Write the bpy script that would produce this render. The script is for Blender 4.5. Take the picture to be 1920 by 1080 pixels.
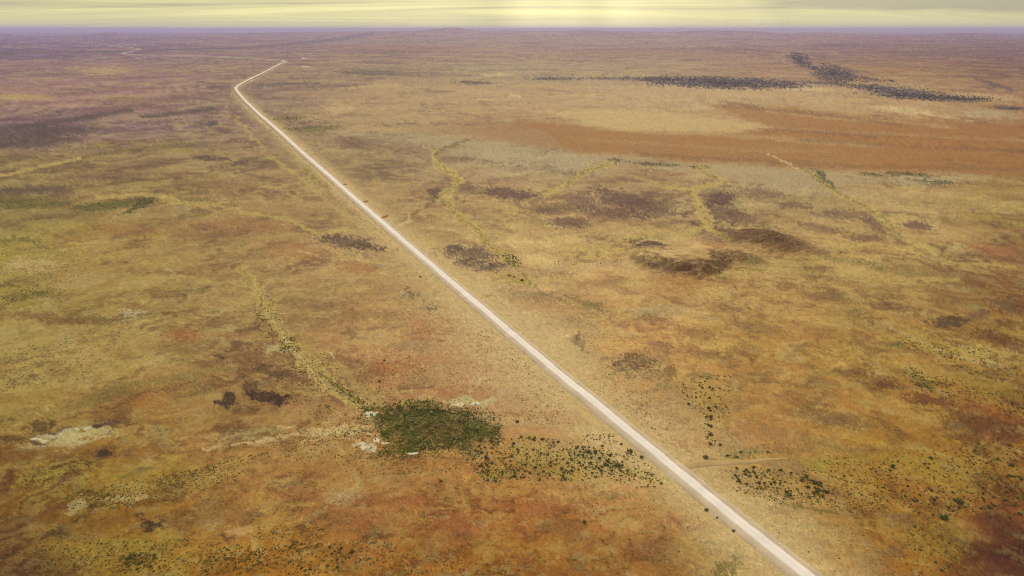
import bpy, math, random
import numpy as np

S = bpy.context.scene
for o in list(bpy.data.objects):
    bpy.data.objects.remove(o)
COL = S.collection
rad = math.radians
random.seed(7)
RNG = np.random.default_rng(11)

# ------------------------------------------------------------------ camera
H = 160.0                    # flying height of the drone, metres
F = 1297.0                   # focal length in pixels of the 1920 wide photograph
PITCH = rad(20.5)
HORIZON = 540 - F * math.tan(PITCH)
cam = bpy.data.cameras.new('camera')
cam.sensor_width = 36.0
cam.lens = 36.0 * F / 1920.0
cam.clip_start = 0.5
cam.clip_end = 400000.0
cam_o = bpy.data.objects.new('camera', cam)
cam_o.location = (0, 0, H)
cam_o.rotation_euler = (rad(90) - PITCH, 0, 0)
COL.objects.link(cam_o)
S.camera = cam_o

# ------------------------------------------------------------------ sky
SUN_EL, SUN_AZ = 34.0, 5.0   # degrees; azimuth clockwise from the viewing direction (+Y)
W = bpy.data.worlds.new('World')
S.world = W
W.use_nodes = True
wt = W.node_tree
wt.nodes.clear()


def N(tree, kind, **kw):
    n = tree.nodes.new(kind)
    for k, v in kw.items():
        if k == 'inp':
            for kk, vv in v.items():
                n.inputs[kk].default_value = vv
        else:
            setattr(n, k, v)
    return n


def M(tree, op, a, b=None, c=None, clamp=False):
    n = tree.nodes.new('ShaderNodeMath')
    n.operation = op
    n.use_clamp = clamp
    for i, v in enumerate((a, b, c)):
        if v is None:
            continue
        if isinstance(v, (int, float)):
            n.inputs[i].default_value = v
        else:
            tree.links.new(v, n.inputs[i])
    return n.outputs[0]


def MIX(tree, fac, a, b, mode='MIX'):
    n = tree.nodes.new('ShaderNodeMix')
    n.data_type = 'RGBA'
    n.blend_type = mode
    n.clamp_factor = True
    for i, v in ((0, fac), (6, a), (7, b)):
        if isinstance(v, (int, float)):
            n.inputs[i].default_value = v
        elif isinstance(v, tuple):
            n.inputs[i].default_value = v if len(v) == 4 else v + (1,)
        else:
            tree.links.new(v, n.inputs[i])
    return n.outputs[2]


def SMOOTH(tree, v, lo, hi):
    n = tree.nodes.new('ShaderNodeMapRange')
    n.interpolation_type = 'SMOOTHSTEP'
    tree.links.new(v, n.inputs[0])
    n.inputs[1].default_value = lo
    n.inputs[2].default_value = hi
    return n.outputs[0]


sky = N(wt, 'ShaderNodeTexSky', sky_type='NISHITA', sun_disc=False, sun_elevation=rad(SUN_EL),
        sun_rotation=rad(SUN_AZ), altitude=200, air_density=1.0, dust_density=5.0, ozone_density=1.0)
tc = N(wt, 'ShaderNodeTexCoord')
sep = N(wt, 'ShaderNodeSeparateXYZ')
wt.links.new(tc.outputs['Generated'], sep.inputs[0])
dx, dy, dz = sep.outputs
zc = M(wt, 'ADD', M(wt, 'MAXIMUM', dz, 0.0), 0.055)
px_ = M(wt, 'MULTIPLY', M(wt, 'DIVIDE', dx, zc), 0.32)
py_ = M(wt, 'DIVIDE', dy, zc)
comb = N(wt, 'ShaderNodeCombineXYZ')
wt.links.new(px_, comb.inputs[0])
wt.links.new(py_, comb.inputs[1])
cl1 = N(wt, 'ShaderNodeTexNoise', noise_dimensions='2D', inp={'Scale': 0.42, 'Detail': 7.0, 'Roughness': 0.58, 'Distortion': 0.9})
wt.links.new(comb.outputs[0], cl1.inputs['Vector'])
cl2 = N(wt, 'ShaderNodeTexNoise', noise_dimensions='2D', inp={'Scale': 0.16, 'Detail': 3.0, 'Roughness': 0.5})
wt.links.new(comb.outputs[0], cl2.inputs['Vector'])
# the cloud deck: bands of thinner (brighter) and thicker (duller) overcast, yellow low in the west, greyer overhead
low = N(wt, 'ShaderNodeValToRGB')
e = low.color_ramp.elements
e[0].position, e[0].color = 0.39, (0.50, 0.475, 0.31, 1)
e[1].position, e[1].color = 0.61, (1.00, 0.93, 0.44, 1)
m_ = e.new(0.50)
m_.color = (0.745, 0.71, 0.37, 1)
calm_ = M(wt, 'ADD', 0.25, M(wt, 'MULTIPLY', SMOOTH(wt, dz, 0.004, 0.034), 0.95))
cn = M(wt, 'SUBTRACT', M(wt, 'ADD', M(wt, 'MULTIPLY', cl1.outputs[0], 0.6), M(wt, 'MULTIPLY', cl2.outputs[0], 0.4)), 0.5)
wt.links.new(M(wt, 'ADD', 0.5, M(wt, 'MULTIPLY', cn, calm_)), low.inputs[0])
high = MIX(wt, cl2.outputs[0], (0.50, 0.50, 0.47), (0.86, 0.86, 0.80))
up = SMOOTH(wt, dz, 0.10, 0.65)
deck = MIX(wt, up, low.outputs[0], high)
# brightness of the deck round the hidden sun, with faint shafts below it
sa = rad(SUN_AZ)
toward = M(wt, 'ADD', M(wt, 'MULTIPLY', dx, math.sin(sa)), M(wt, 'MULTIPLY', dy, math.cos(sa)))
glow = M(wt, 'POWER', M(wt, 'MAXIMUM', toward, 0.0), 26.0)
shaft = N(wt, 'ShaderNodeTexNoise', noise_dimensions='1D', inp={'Scale': 7.0, 'Detail': 1.0})
wt.links.new(M(wt, 'DIVIDE', dx, M(wt, 'MAXIMUM', M(wt, 'SUBTRACT', 0.72, dz), 0.1)), shaft.inputs['W'])
sh = M(wt, 'MULTIPLY', glow, M(wt, 'ADD', 0.35, M(wt, 'MULTIPLY', M(wt, 'SUBTRACT', shaft.outputs[0], 0.5), 1.3)))
gcol = N(wt, 'ShaderNodeVectorMath', operation='SCALE')
gcol.inputs[0].default_value = (0.52, 0.45, 0.28)
wt.links.new(sh, gcol.inputs['Scale'])
deck2 = MIX(wt, 1.0, deck, gcol.outputs[0], 'ADD')
tenx = MIX(wt, 1.0, deck2, (10.0, 10.0, 10.0), 'MULTIPLY')
skymix = MIX(wt, 0.90, sky.outputs[0], tenx)
bg = N(wt, 'ShaderNodeBackground', inp={'Strength': 0.1})
wt.links.new(skymix, bg.inputs[0])
wo = N(wt, 'ShaderNodeOutputWorld')
wt.links.new(bg.outputs[0], wo.inputs[0])

# ------------------------------------------------------------------ sun behind thin cloud
sl = bpy.data.lights.new('sun', 'SUN')
sl.energy = 2.0
sl.angle = rad(6)
sl.color = (1.0, 0.93, 0.80)
so = bpy.data.objects.new('sun', sl)
so.rotation_euler = (rad(90 - SUN_EL), 0, rad(180 - SUN_AZ))
so.location = (0, 0, 300)
COL.objects.link(so)

vs = S.view_settings
vs.view_transform = 'Standard'
vs.look = 'None'
vs.exposure = 0.0
vs.gamma = 1.0
vs.use_curve_mapping = False
S.cycles.use_denoising = False
S.cycles.pixel_filter_type = 'BLACKMAN_HARRIS'
S.cycles.filter_width = 1.05
S.cycles.max_bounces = 5
S.cycles.sample_clamp_direct = 4.0
S.cycles.sample_clamp_indirect = 2.0
S.cycles.volume_bounces = 1

ILL = np.array([0.95, 0.94, 0.94])      # what a level white sheet would show under this light


def lin(rgb):
    c = np.asarray(rgb, float) / 255.0
    return np.where(c <= 0.04045, c / 12.92, ((c + 0.055) / 1.055) ** 2.4)


def alb(rgb):
    """seen colour (sRGB) -> albedo under this daylight"""
    return np.clip(lin(rgb) / ILL, 0.012, 0.85)


# ------------------------------------------------------------------ survey helpers
def ground_at(u, v):
    """the point of the level plain that the photograph shows at pixel (u, v)"""
    u = np.asarray(u, float)
    v = np.asarray(v, float)
    a = (u - 960) / F
    b = (540 - v) / F
    Y = math.cos(PITCH) + b * math.sin(PITCH)
    Z = -math.sin(PITCH) + b * math.cos(PITCH)
    t = H / np.maximum(-Z, 1e-4)
    return a * t, Y * t


def chart(x, y):
    depth = y * math.cos(PITCH) + H * math.sin(PITCH)
    upc = y * math.sin(PITCH) - H * math.cos(PITCH)
    d = np.where(depth > 20, depth, 20)
    u = 960 + F * x / d
    v = 540 - F * upc / d
    bad = depth <= 20
    return np.where(bad, -9999, u), np.where(bad, 9999, v)


def px_per_m(x, y):
    return F / (y * math.cos(PITCH) + H * math.sin(PITCH))


def _hash(ix, iy, seed):
    h = (ix.astype(np.int64) * 374761393 + iy.astype(np.int64) * 668265263 + seed * 974634541) & 0xFFFFFFFF
    h = ((h ^ (h >> 13)) * 1274126177) & 0xFFFFFFFF
    return (h ^ (h >> 16)) & 0xFFFFFFFF


def gn(x, y, seed=0):
    x0 = np.floor(x)
    y0 = np.floor(y)
    fx = x - x0
    fy = y - y0
    sx = fx * fx * fx * (fx * (fx * 6 - 15) + 10)
    sy = fy * fy * fy * (fy * (fy * 6 - 15) + 10)
    out = []
    for jx in (0, 1):
        for jy in (0, 1):
            ang = _hash(x0 + jx, y0 + jy, seed) * (2 * math.pi / 4294967296.0)
            out.append(np.cos(ang) * (fx - jx) + np.sin(ang) * (fy - jy))
    a = out[0] + (out[1] - out[0]) * sy
    b = out[2] + (out[3] - out[2]) * sy
    return (a + (b - a) * sx) * 1.5


def fbm(x, y, seed=0, octaves=4, gain=0.5):
    s = 0
    amp = 1.0
    tot = 0
    for i in range(octaves):
        s = s + amp * gn(x + 17.3 * i, y - 9.1 * i, seed + i)
        tot += amp
        amp *= gain
        x = x * 2.03
        y = y * 2.03
    return s / tot * 1.4


def sstep(a, b, x):
    t = np.clip((x - a) / (b - a), 0, 1)
    return t * t * (3 - 2 * t)


def terrain(x, y):
    """height of the plain"""
    x = np.asarray(x, float)
    y = np.asarray(y, float)
    R = np.hypot(x, y)
    az = np.arctan2(x, y)
    z = 0.8 * fbm(x / 260, y / 260, 3, 3)
    z = z + 0.45 * fbm(x / 42, y / 42, 5, 2) * (1 - sstep(350, 1100, R))
    z = z + 0.22 * fbm(x / 9, y / 9, 6, 3) * (1 - sstep(220, 600, R))
    z = z + 14 * fbm(x / 4200, y / 4200, 8, 3) * sstep(3500, 12000, R)
    # the low swell on the skyline with a few flat-topped rises
    k = sstep(9000, 20000, R) * (1 - sstep(24000, 34000, R))
    z = z + k * 124 * np.exp(-((az + 0.01) / 0.40) ** 2)
    k2 = sstep(17500, 19000, R) * (1 - sstep(20000, 22000, R))
    for a, w, hgt in ((-0.086, 0.034, 46), (-0.080, 0.014, 36), (-0.50, 0.018, 66), (0.10, 0.03, 30), (0.29, 0.06, 58),
                      (0.40, 0.03, 56), (-0.62, 0.03, 66), (0.55, 0.04, 60)):
        z = z + k2 * hgt * np.exp(-((az - a) / w) ** 4)
    return z


# ------------------------------------------------------------------ mesh helpers
def mesh_np(name, verts, faces, mats=(), fmat=None, smooth=False, attrs=None):
    me = bpy.data.meshes.new(name)
    verts = np.asarray(verts, np.float32)
    faces = np.asarray(faces, np.int32)
    nf, k = faces.shape
    me.vertices.add(len(verts))
    me.vertices.foreach_set('co', verts.ravel())
    me.loops.add(nf * k)
    me.loops.foreach_set('vertex_index', faces.ravel())
    me.polygons.add(nf)
    me.polygons.foreach_set('loop_start', np.arange(0, nf * k, k, dtype=np.int32))
    me.polygons.foreach_set('loop_total', np.full(nf, k, np.int32))
    if smooth:
        me.polygons.foreach_set('use_smooth', np.ones(nf, bool))
    if fmat is not None:
        me.polygons.foreach_set('material_index', np.asarray(fmat, np.int32))
    for m in mats:
        me.materials.append(m)
    for an, (ty, data) in (attrs or {}).items():
        at = me.attributes.new(an, ty, 'POINT')
        data = np.asarray(data, np.float32)
        at.data.foreach_set('color' if ty == 'FLOAT_COLOR' else 'value', data.ravel())
    me.update(calc_edges=True)
    me.validate()
    return me


def link(name, me, parent=None):
    o = bpy.data.objects.new(name, me)
    COL.objects.link(o)
    if parent:
        o.parent = parent
    return o


def tag(o, label=None, cat=None, group=None, kind=None):
    if label:
        o['label'] = label
    if cat:
        o['category'] = cat
    if group:
        o['group'] = group
    if kind:
        o['kind'] = kind
    return o


# ------------------------------------------------------------------ soil map of the plain, corner vignette painted in
ROWS = [95, 130, 180, 240, 300, 380, 470, 560, 660, 760, 860, 960, 1060]
COLS = [0, 240, 480, 720, 960, 1200, 1440, 1680, 1920]
SOIL_VIGNETTE = [  # soil colours; vignette darkening is painted into the corner cells
 [(138,105,100),(146,112,98),(156,120,98),(168,130,100),(176,138,106),(172,134,104),(164,122,98),(150,100,78),(128,78,66)],
 [(150,114,88),(156,122,86),(156,122,90),(156,128,96),(164,140,104),(168,138,102),(162,122,88),(158,114,66),(130,84,60)],
 [(158,126,80),(154,118,80),(142,114,84),(156,124,90),(168,134,96),(174,146,104),(178,146,102),(172,136,92),(156,112,72)],
 [(112,90,76),(132,106,75),(137,108,75),(155,128,88),(157,120,80),(167,132,86),(162,122,75),(157,110,60),(137,87,47)],
 [(128,103,60),(137,109,70),(142,116,75),(142,116,80),(155,132,98),(152,119,80),(157,126,85),(152,110,62),(132,87,40)],
 [(124,103,56),(142,116,65),(152,121,75),(157,126,82),(157,126,82),(142,114,78),(152,126,82),(162,133,85),(152,123,66)],
 [(145,125,62),(152,121,65),(152,119,72),(160,129,82),(167,136,88),(167,133,82),(167,133,80),(162,129,75),(138,100,56)],
 [(144,122,56),(147,121,65),(152,123,75),(152,116,72),(167,133,88),(167,129,78),(167,129,72),(152,119,62),(122,80,34)],
 [(152,129,70),(157,131,72),(142,106,65),(157,116,75),(177,143,105),(167,121,72),(167,126,65),(157,119,58),(152,116,46)],
 [(142,116,55),(147,111,55),(142,106,62),(157,113,75),(167,126,88),(167,121,72),(157,113,60),(152,109,48),(128,78,28)],
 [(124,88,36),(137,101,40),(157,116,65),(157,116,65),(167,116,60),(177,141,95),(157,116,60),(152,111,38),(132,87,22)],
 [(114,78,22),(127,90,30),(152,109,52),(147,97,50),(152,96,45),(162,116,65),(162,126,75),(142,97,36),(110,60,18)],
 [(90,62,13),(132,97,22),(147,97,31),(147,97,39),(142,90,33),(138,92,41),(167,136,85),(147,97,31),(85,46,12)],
]
SOIL_VIGNETTE = np.array(SOIL_VIGNETTE, float)
SOIL_VIGNETTE[0:4, 0:2] += np.array([-4, -8, 22])       # mauve stony country, far left
SOIL_VIGNETTE[0:4, 2] += np.array([-2, -2, 8])
SOIL_VIGNETTE[6:9, 3:6] += np.array([10, 9, 6])         # paler centre and right
SOIL_VIGNETTE[4:7, 4:8] += np.array([5, 5, 3])
SOIL_VIGNETTE[8:13, 2:8] += np.array([0, 1, -2])        # straw cast of the near country
SOIL_VIGNETTE[0] += np.array([-2, -4, 8])
SOIL_VIGNETTE = alb(SOIL_VIGNETTE)
SOIL_VIGNETTE[0] *= .66
SOIL_VIGNETTE[1] *= .80
SOIL_VIGNETTE[2] *= .93

# how stony the ground is (desert pavement) over the same survey grid
STONY = np.array([
 [.4,.3,.2,.2,.1,.1,.2,.3,.4],
 [.1,0,.2,.2,0,0,.1,.1,.3],
 [0,.2,.3,.1,-.1,-.2,-.2,0,.2],
 [.5,.35,.3,0,-.2,-.5,-.4,-.3,0],
 [.2,.25,.35,.2,.1,-.1,-.4,-.3,-.1],
 [.3,.15,.1,.15,.25,.4,.3,.05,0],
 [0,.1,.1,.1,0,.1,.15,.1,.2],
 [.1,.1,.1,.15,0,.15,.1,.25,.35],
 [.1,.05,.3,.1,-.2,.2,.15,.2,.3],
 [.1,.1,.3,.1,-.1,.1,.25,.25,.35],
 [.3,.1,.1,-.1,-.1,-.2,.1,0,.2],
 [.3,.25,.1,.25,.2,0,-.1,.1,.4],
 [.4,.2,0,.2,.2,.1,-.2,.2,.5]])

CC = {k: alb(v) for k, v in dict(
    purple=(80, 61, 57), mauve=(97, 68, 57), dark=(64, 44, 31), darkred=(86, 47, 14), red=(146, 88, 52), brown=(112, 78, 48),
    pale=(196, 170, 118), white=(204, 194, 162), green=(86, 84, 30), ygreen=(150, 128, 50), olive=(112, 98, 48),
    grey=(166, 148, 112), cream=(182, 152, 104), orange=(150, 101, 44), sand=(178, 147, 98), dusk=(84, 70, 72),
    yellow=(176, 150, 84), salt=(178, 163, 112), straw=(160, 142, 92), hillrock=(90, 62, 42), dkgreen=(66, 66, 26)).items()}

# patches: colour, centre u, v, half sizes, tilt (deg), strength, raggedness
PATCH = [
 # far country, top of the picture
 ('purple',60,250,110,10,-6,.75,.6),('purple',55,265,90,12,-4,.8,.6),('purple',190,245,60,6,-4,.5,.6),
 ('purple',405,163,30,3,-4,.7,.5),('purple',540,158,70,4,-2,.7,.6),('purple',620,162,60,3,-2,.5,.6),('purple',700,136,70,4,0,.7,.6),
 ('mauve',430,168,30,6,0,.5,.6),('purple',497,209,12,4,8,.9,.3),('olive',540,222,34,4,0,.8,.5),('olive',585,241,66,5,-4,.9,.5),
 ('purple',403,231,18,4,0,.9,.4),('dkgreen',380,227,18,1.5,-10,.6,.4),('yellow',40,183,60,6,0,.7,.6),('yellow',190,132,60,10,0,.5,.6),
 ('mauve',300,190,80,7,-6,.5,.7),('mauve',180,172,80,5,-4,.4,.7),('purple',110,140,60,4,-2,.35,.7),
 ('dusk',890,155,40,2.5,2,.8,.6),('dusk',1040,148,45,2.5,0,.8,.6),('dusk',1140,147,50,3,0,.7,.6),
 ('sand',690,163,60,3,-4,.9,.4),('pale',970,179,20,2,0,.9,.4),('pale',905,187,18,2,0,.8,.4),('pale',925,139,50,3,0,.5,.5),
 ('sand',640,205,50,10,-20,.7,.5),('sand',690,240,70,6,4,.7,.5),
 ('sand',1400,180,200,8,2,.5,.5),('orange',1650,260,200,14,5,.6,.5),
 ('brown',1390,195,40,4,8,.5,.6),('brown',1560,250,160,4,3,.4,.6),('cream',1480,262,180,6,4,.4,.6),
 ('pale',1700,207,60,6,5,.7,.7),('pale',1500,166,60,4,2,.8,.4),('pale',1660,178,34,2.5,4,.8,.4),('grey',1850,215,60,8,3,.6,.5),
 ('white',575,125,10,1,0,1,.1),('white',566,109,9,.8,0,.9,.1),('cream',1850,182,60,8,4,.6,.5),
 ('mauve',1770,100,150,4,1,.6,.6),('purple',1620,85,130,3,0,.5,.6),('mauve',1280,92,200,3,0,.4,.6),('mauve',740,97,90,3,0,.5,.6),
 ('dusk',1870,160,34,3,16,.7,.5),('dusk',1900,203,34,3,3,.9,.5),('red',760,90,140,4,0,.4,.6),('red',1300,98,220,4,0,.35,.6),
 ('dusk',1350,155,130,10,1,.95,.8),('dusk',1300,149,120,3,0,.8,.9),('dusk',1420,162,80,3,2,.8,.9),('dusk',1600,160,120,3,5,.7,1.0),('dusk',1690,174,80,4,6,.8,1.0),('dusk',1580,128,50,3,12,.7,1.0),('dusk',1540,105,40,2,6,.6,1.0),('mauve',1650,120,120,4,4,.4,1.0),('dusk',1230,148,60,4,0,.8,.8),('dusk',1440,158,70,4,2,.8,.8),('dusk',1502,113,20,9,20,.85,.7),('dusk',1560,139,34,12,10,.9,.7),('dusk',1525,127,34,4,18,.7,.8),
 ('dusk',1640,165,60,4,8,.8,.8),('dusk',1740,182,110,6,3,.85,.8),('dusk',1560,157,110,2.5,3,.7,.8),('dusk',1700,168,70,3,8,.6,.9),('dusk',1620,146,40,2,8,.6,.8),('dusk',1430,95,60,1.5,4,.6,.7),('dusk',1810,186,46,4,2,.8,.8),
 ('mauve',1215,462,40,12,14,.7,.9),('dark',1215,458,34,8,14,.7,.9),('mauve',1270,510,60,9,6,.55,.9),('mauve',1345,500,18,12,50,.5,.9),('dark',1440,452,70,14,6,.5,.9),('mauve',1330,440,30,12,20,.6,.9),('red',1330,455,40,8,20,.5,.9),('brown',1480,468,60,6,4,.4,.9),
 # left middle
 ('purple',60,355,70,9,-3,.7,.7),('mauve',190,330,90,7,-3,.5,.8),('purple',395,298,32,6,5,.85,.7),('purple',450,306,22,4,-4,.8,.6),
 ('brown',400,345,70,8,0,.5,.8),('mauve',115,362,30,8,0,.6,.8),('brown',210,370,30,6,0,.5,.7),('mauve',60,318,60,6,-4,.5,.7),
 ('ygreen',190,272,26,4,-4,0.72,1.2),('ygreen',285,268,40,6,-3,0.54,1.2),('ygreen',330,281,34,3,0,0.65,1.2),('ygreen',590,328,26,10,35,0.65,1.2),
 ('green',200,385,60,9,-8,.75,.6),('dkgreen',262,383,34,10,-30,.75,.5),('green',50,382,90,9,0,.65,.9),('olive',350,376,60,4,0,.7,.7),
 ('olive',410,385,30,2,6,.8,.6),('ygreen',270,443,24,5,0,0.72,1.2),('olive',180,427,18,4,-14,.8,.6),('ygreen',130,425,80,14,0,0.43,1.2),
 ('red',230,430,60,12,0,.4,.8),('red',450,420,100,16,0,.35,.9),('brown',440,435,50,10,0,.35,.9),
 ('ygreen',40,480,110,30,0,0.54,1.2),('pale',60,500,60,16,0,.4,.9),('green',30,452,40,6,0,.6,.9),('green',65,553,40,7,-8,.7,.9),('brown',60,597,110,8,4,.5,.9),
 ('brown',120,600,90,8,5,.5,.9),('purple',660,455,62,13,8,.8,.8),('dark',690,462,30,7,8,.55,.7),('purple',625,447,20,6,0,.6,.8),
 ('mauve',385,425,24,5,0,.4,.8),('red',670,500,45,12,10,.5,.6),('red',560,470,80,14,6,.3,.8),
 ('white',250,588,26,5,0,.4,.9),('pale',240,600,40,3,-8,.4,.7),
 # right middle: stony purple flats
 
 ('grey',1730,338,70,8,3,.6,.6),('grey',1000,300,160,18,6,.5,.8),('grey',1500,352,140,14,5,.5,.8),
 ('mauve',816,362,12,10,0,.9,.6),('mauve',960,365,52,11,6,.9,.8),('mauve',875,352,22,10,0,.6,.8),('mauve',1180,376,70,13,14,.85,.85),
 ('mauve',1090,375,40,12,8,.6,.9),('mauve',1155,400,60,10,8,.8,.9),('mauve',1015,396,26,7,5,.7,.9),('mauve',1060,420,40,10,5,.75,.8),
 ('mauve',1220,400,40,8,0,.6,.8),('mauve',1345,373,34,14,-10,.95,.6),('mauve',1360,400,50,16,15,.8,.8),('mauve',1300,395,20,9,-20,.8,.7),
 ('mauve',1430,362,40,9,5,.6,.8),('mauve',1490,387,30,6,0,.7,.8),('mauve',1580,402,60,9,5,.6,.8),('mauve',1645,420,24,12,30,.7,.8),
 ('mauve',1720,422,30,8,4,.8,.7),('mauve',1540,428,50,7,8,.6,.8),('mauve',1620,447,34,7,4,.7,.7),('mauve',1350,430,44,10,14,.9,.7),
 ('brown',1395,445,40,9,10,.7,.7),('mauve',840,300,40,8,0,.5,.8),('mauve',700,270,90,8,3,.4,.8),
 ('purple',890,478,60,17,6,.8,.8),('purple',905,498,52,9,4,.75,.7),('purple',860,468,26,6,0,.6,.8),('mauve',1000,555,70,10,4,.4,.9),
 ('mauve',1035,508,40,8,4,.5,.9),('olive',1000,420,30,9,0,.35,.8),('yellow',1110,470,90,10,4,.5,.8),('yellow',1210,445,80,10,-8,.5,.8),
 ('cream',1330,445,60,12,0,.4,.8),('orange',1290,530,60,16,0,.5,.8),('yellow',1500,490,140,10,-3,.6,.8),('grey',1250,580,60,8,-6,.4,.9),
 ('ygreen',1860,415,60,9,6,0.65,1.2),('olive',1772,415,16,5,0,.6,.8),('yellow',1800,385,110,10,3,.5,.9),('red',1870,470,60,14,0,.5,.8),
 ('olive',1600,490,60,6,10,.5,.8),('olive',1690,505,60,8,8,.5,.9),('brown',1550,556,44,9,4,.6,.9),('brown',1560,520,50,7,12,.4,.9),
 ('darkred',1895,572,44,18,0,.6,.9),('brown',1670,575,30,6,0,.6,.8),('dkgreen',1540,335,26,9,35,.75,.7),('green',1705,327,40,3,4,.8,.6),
 ('green',1640,328,30,3,4,.6,.7),('green',1745,340,44,4,6,.7,.7),('dkgreen',1155,302,12,7,-10,.8,.6),('dkgreen',1310,313,10,4,10,.8,.6),('dkgreen',1230,307,50,3,4,.6,.7),
 # centre
 ('ygreen',962,522,30,11,10,0.72,1.2),('ygreen',800,518,22,6,0,0.72,1.2),('dark',758,547,17,7,-5,.75,.7),('dark',802,573,17,5,-4,.7,.7),
 ('white',752,549,4,1.5,0,1,.2),('olive',810,545,16,4,0,.6,.8),('olive',1115,572,30,8,10,.6,.9),('olive',1080,562,40,5,14,.5,.8),
 ('grey',925,540,26,7,-10,.5,.7),('pale',905,522,18,4,0,.5,.8),('red',1010,575,60,14,5,.4,.8),('dark',1094,636,20,5,52,.85,.6),('dark',1085,630,14,6,0,.5,.8),
 ('brown',1050,605,60,10,0,.3,.9),('dark',1190,678,46,13,4,.75,.9),('dark',1175,690,30,14,0,.5,.9),('brown',1225,700,26,9,10,.6,.8),
 ('brown',1258,697,14,14,10,.8,.6),('brown',1230,727,44,7,-14,.65,.9),('olive',1240,722,30,5,-12,.4,.8),('brown',1310,620,40,8,8,.5,.8),('brown',1430,615,40,9,8,.45,.9),
 ('brown',1380,660,60,10,0,.4,.9),('red',1180,760,50,12,4,.5,.9),('brown',1185,768,40,14,4,.5,.7),('cream',1135,745,34,5,-8,.6,.7),
 ('pale',980,600,34,24,50,.45,.9),('pale',1060,650,60,26,40,.45,1.0),('cream',930,640,80,30,30,.6,.9),('cream',1010,720,70,30,40,.6,.9),('pale',1130,830,50,14,30,.5,.9),('pale',1300,930,50,14,36,.5,1.0),
 ('red',820,610,50,20,0,.45,.9),('red',800,630,40,12,0,.5,.9),('red',860,670,100,34,0,.4,1.0),('red',870,735,60,14,5,.6,.8),('red',740,690,50,14,0,.55,.9),
 ('brown',635,675,38,9,6,.7,.7),('brown',700,700,30,8,0,.5,.8),('red',720,690,30,8,10,.5,.8),('brown',690,590,70,10,-4,.4,.9),('brown',570,600,50,9,4,.5,.9),
 ('cream',990,790,60,12,4,.4,.9),('red',1000,780,50,10,0,.6,.8),
 # dark stony flats left of centre
 ('dark',505,745,48,13,4,.95,.6),('dark',540,745,18,8,0,.95,.5),('dark',500,690,40,9,6,.7,.8),('dark',420,752,16,16,-30,.95,.5),('dark',470,725,20,10,-20,.7,.8),
 ('brown',385,685,30,9,0,.7,.9),('brown',410,605,40,8,-10,.55,.9),('brown',340,650,40,12,0,.4,.9),('red',340,630,40,12,0,.6,.8),('olive',340,710,80,10,-8,.5,.9),('brown',300,735,70,7,-10,.6,.9),
 ('orange',270,755,40,14,-10,.6,.9),('olive',180,745,90,14,-16,.6,.8),('dark',412,668,8,4,0,.9,.5),('brown',240,665,30,6,0,.5,.8),
 ('dark',70,798,34,11,-8,.75,.8),('dark',120,812,60,9,-8,.6,.9),('salt',160,818,64,15,-14,.8,.6),('salt',110,835,70,14,-8,.5,.7),('white',75,828,13,4,0,.7,.6),('white',120,815,45,4,-14,.6,.9),
 ('white',168,800,10,4,-10,.6,.6),('dark',185,799,13,4,-30,.95,.5),('purple',72,836,18,4,0,.9,.6),('purple',215,788,26,6,-12,.7,.8),('dark',100,826,14,4,-30,.6,.7),
 ('dark',197,851,15,9,-10,.95,.5),('brown',248,846,16,7,-22,.75,.7),('brown',150,843,12,5,0,.6,.7),('dark',282,984,32,12,-8,.95,.6),('dark',115,996,26,11,-10,.85,.7),
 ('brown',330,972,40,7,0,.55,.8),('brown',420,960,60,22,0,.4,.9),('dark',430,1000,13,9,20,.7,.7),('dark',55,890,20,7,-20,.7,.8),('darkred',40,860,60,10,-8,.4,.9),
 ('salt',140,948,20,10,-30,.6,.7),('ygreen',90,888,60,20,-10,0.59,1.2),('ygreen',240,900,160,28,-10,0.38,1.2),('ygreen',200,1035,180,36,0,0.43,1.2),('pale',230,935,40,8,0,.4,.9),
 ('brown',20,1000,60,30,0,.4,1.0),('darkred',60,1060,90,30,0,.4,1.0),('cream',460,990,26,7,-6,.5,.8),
 # foreground
 ('red',690,935,50,10,0,.6,.8),('red',780,945,30,14,0,.65,.8),('red',700,975,50,14,0,.6,.9),('brown',690,930,16,6,0,.6,.6),('brown',630,970,34,10,0,.5,.9),('red',560,925,50,14,-6,.5,.9),
 ('brown',505,860,26,7,-6,.5,.8),('brown',487,955,14,7,0,.7,.6),('grey',640,930,40,16,-20,.35,.9),('red',870,985,40,22,20,.65,.9),('brown',870,1000,20,14,20,.5,.8),
 ('red',1030,950,40,14,10,.65,.9),('brown',1045,995,44,16,10,.5,.9),('red',1230,1025,40,18,-30,.55,.9),('brown',1225,1030,22,14,-30,.5,.8),('red',1265,980,26,10,14,.8,.7),('red',1320,990,18,8,0,.9,.5),
 ('orange',560,880,60,14,0,.4,.9),('orange',790,870,90,14,-6,.5,.7),('olive',1165,930,26,7,0,.5,.9),('green',1370,1065,34,14,-30,.7,.9),('green',1340,1030,22,5,30,.5,.8),('green',1385,1035,8,22,10,.4,.8),
 ('pale',1370,1010,60,24,20,.35,1.0),('ygreen',1215,890,40,16,30,0.72,.6),('ygreen',1060,865,120,30,4,0.54,1.2),('green',1000,880,60,14,0,.3,1.0),('ygreen',930,888,24,10,0,0.72,.6),('green',1110,852,50,7,6,.5,.8),
 # right foreground
 ('ygreen',1330,745,70,24,30,0.38,1.2),('green',1325,700,30,4,6,.5,.8),('olive',1360,830,16,30,0,.4,.8),('green',1390,855,40,8,-8,.55,.9),('ygreen',1530,868,50,9,0,0.72,1.2),
 ('red',1270,828,70,12,4,.6,.8),('red',1420,810,60,16,0,.4,.9),('brown',1480,845,40,8,0,.5,.9),('brown',1630,842,60,9,0,.5,.9),
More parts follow.
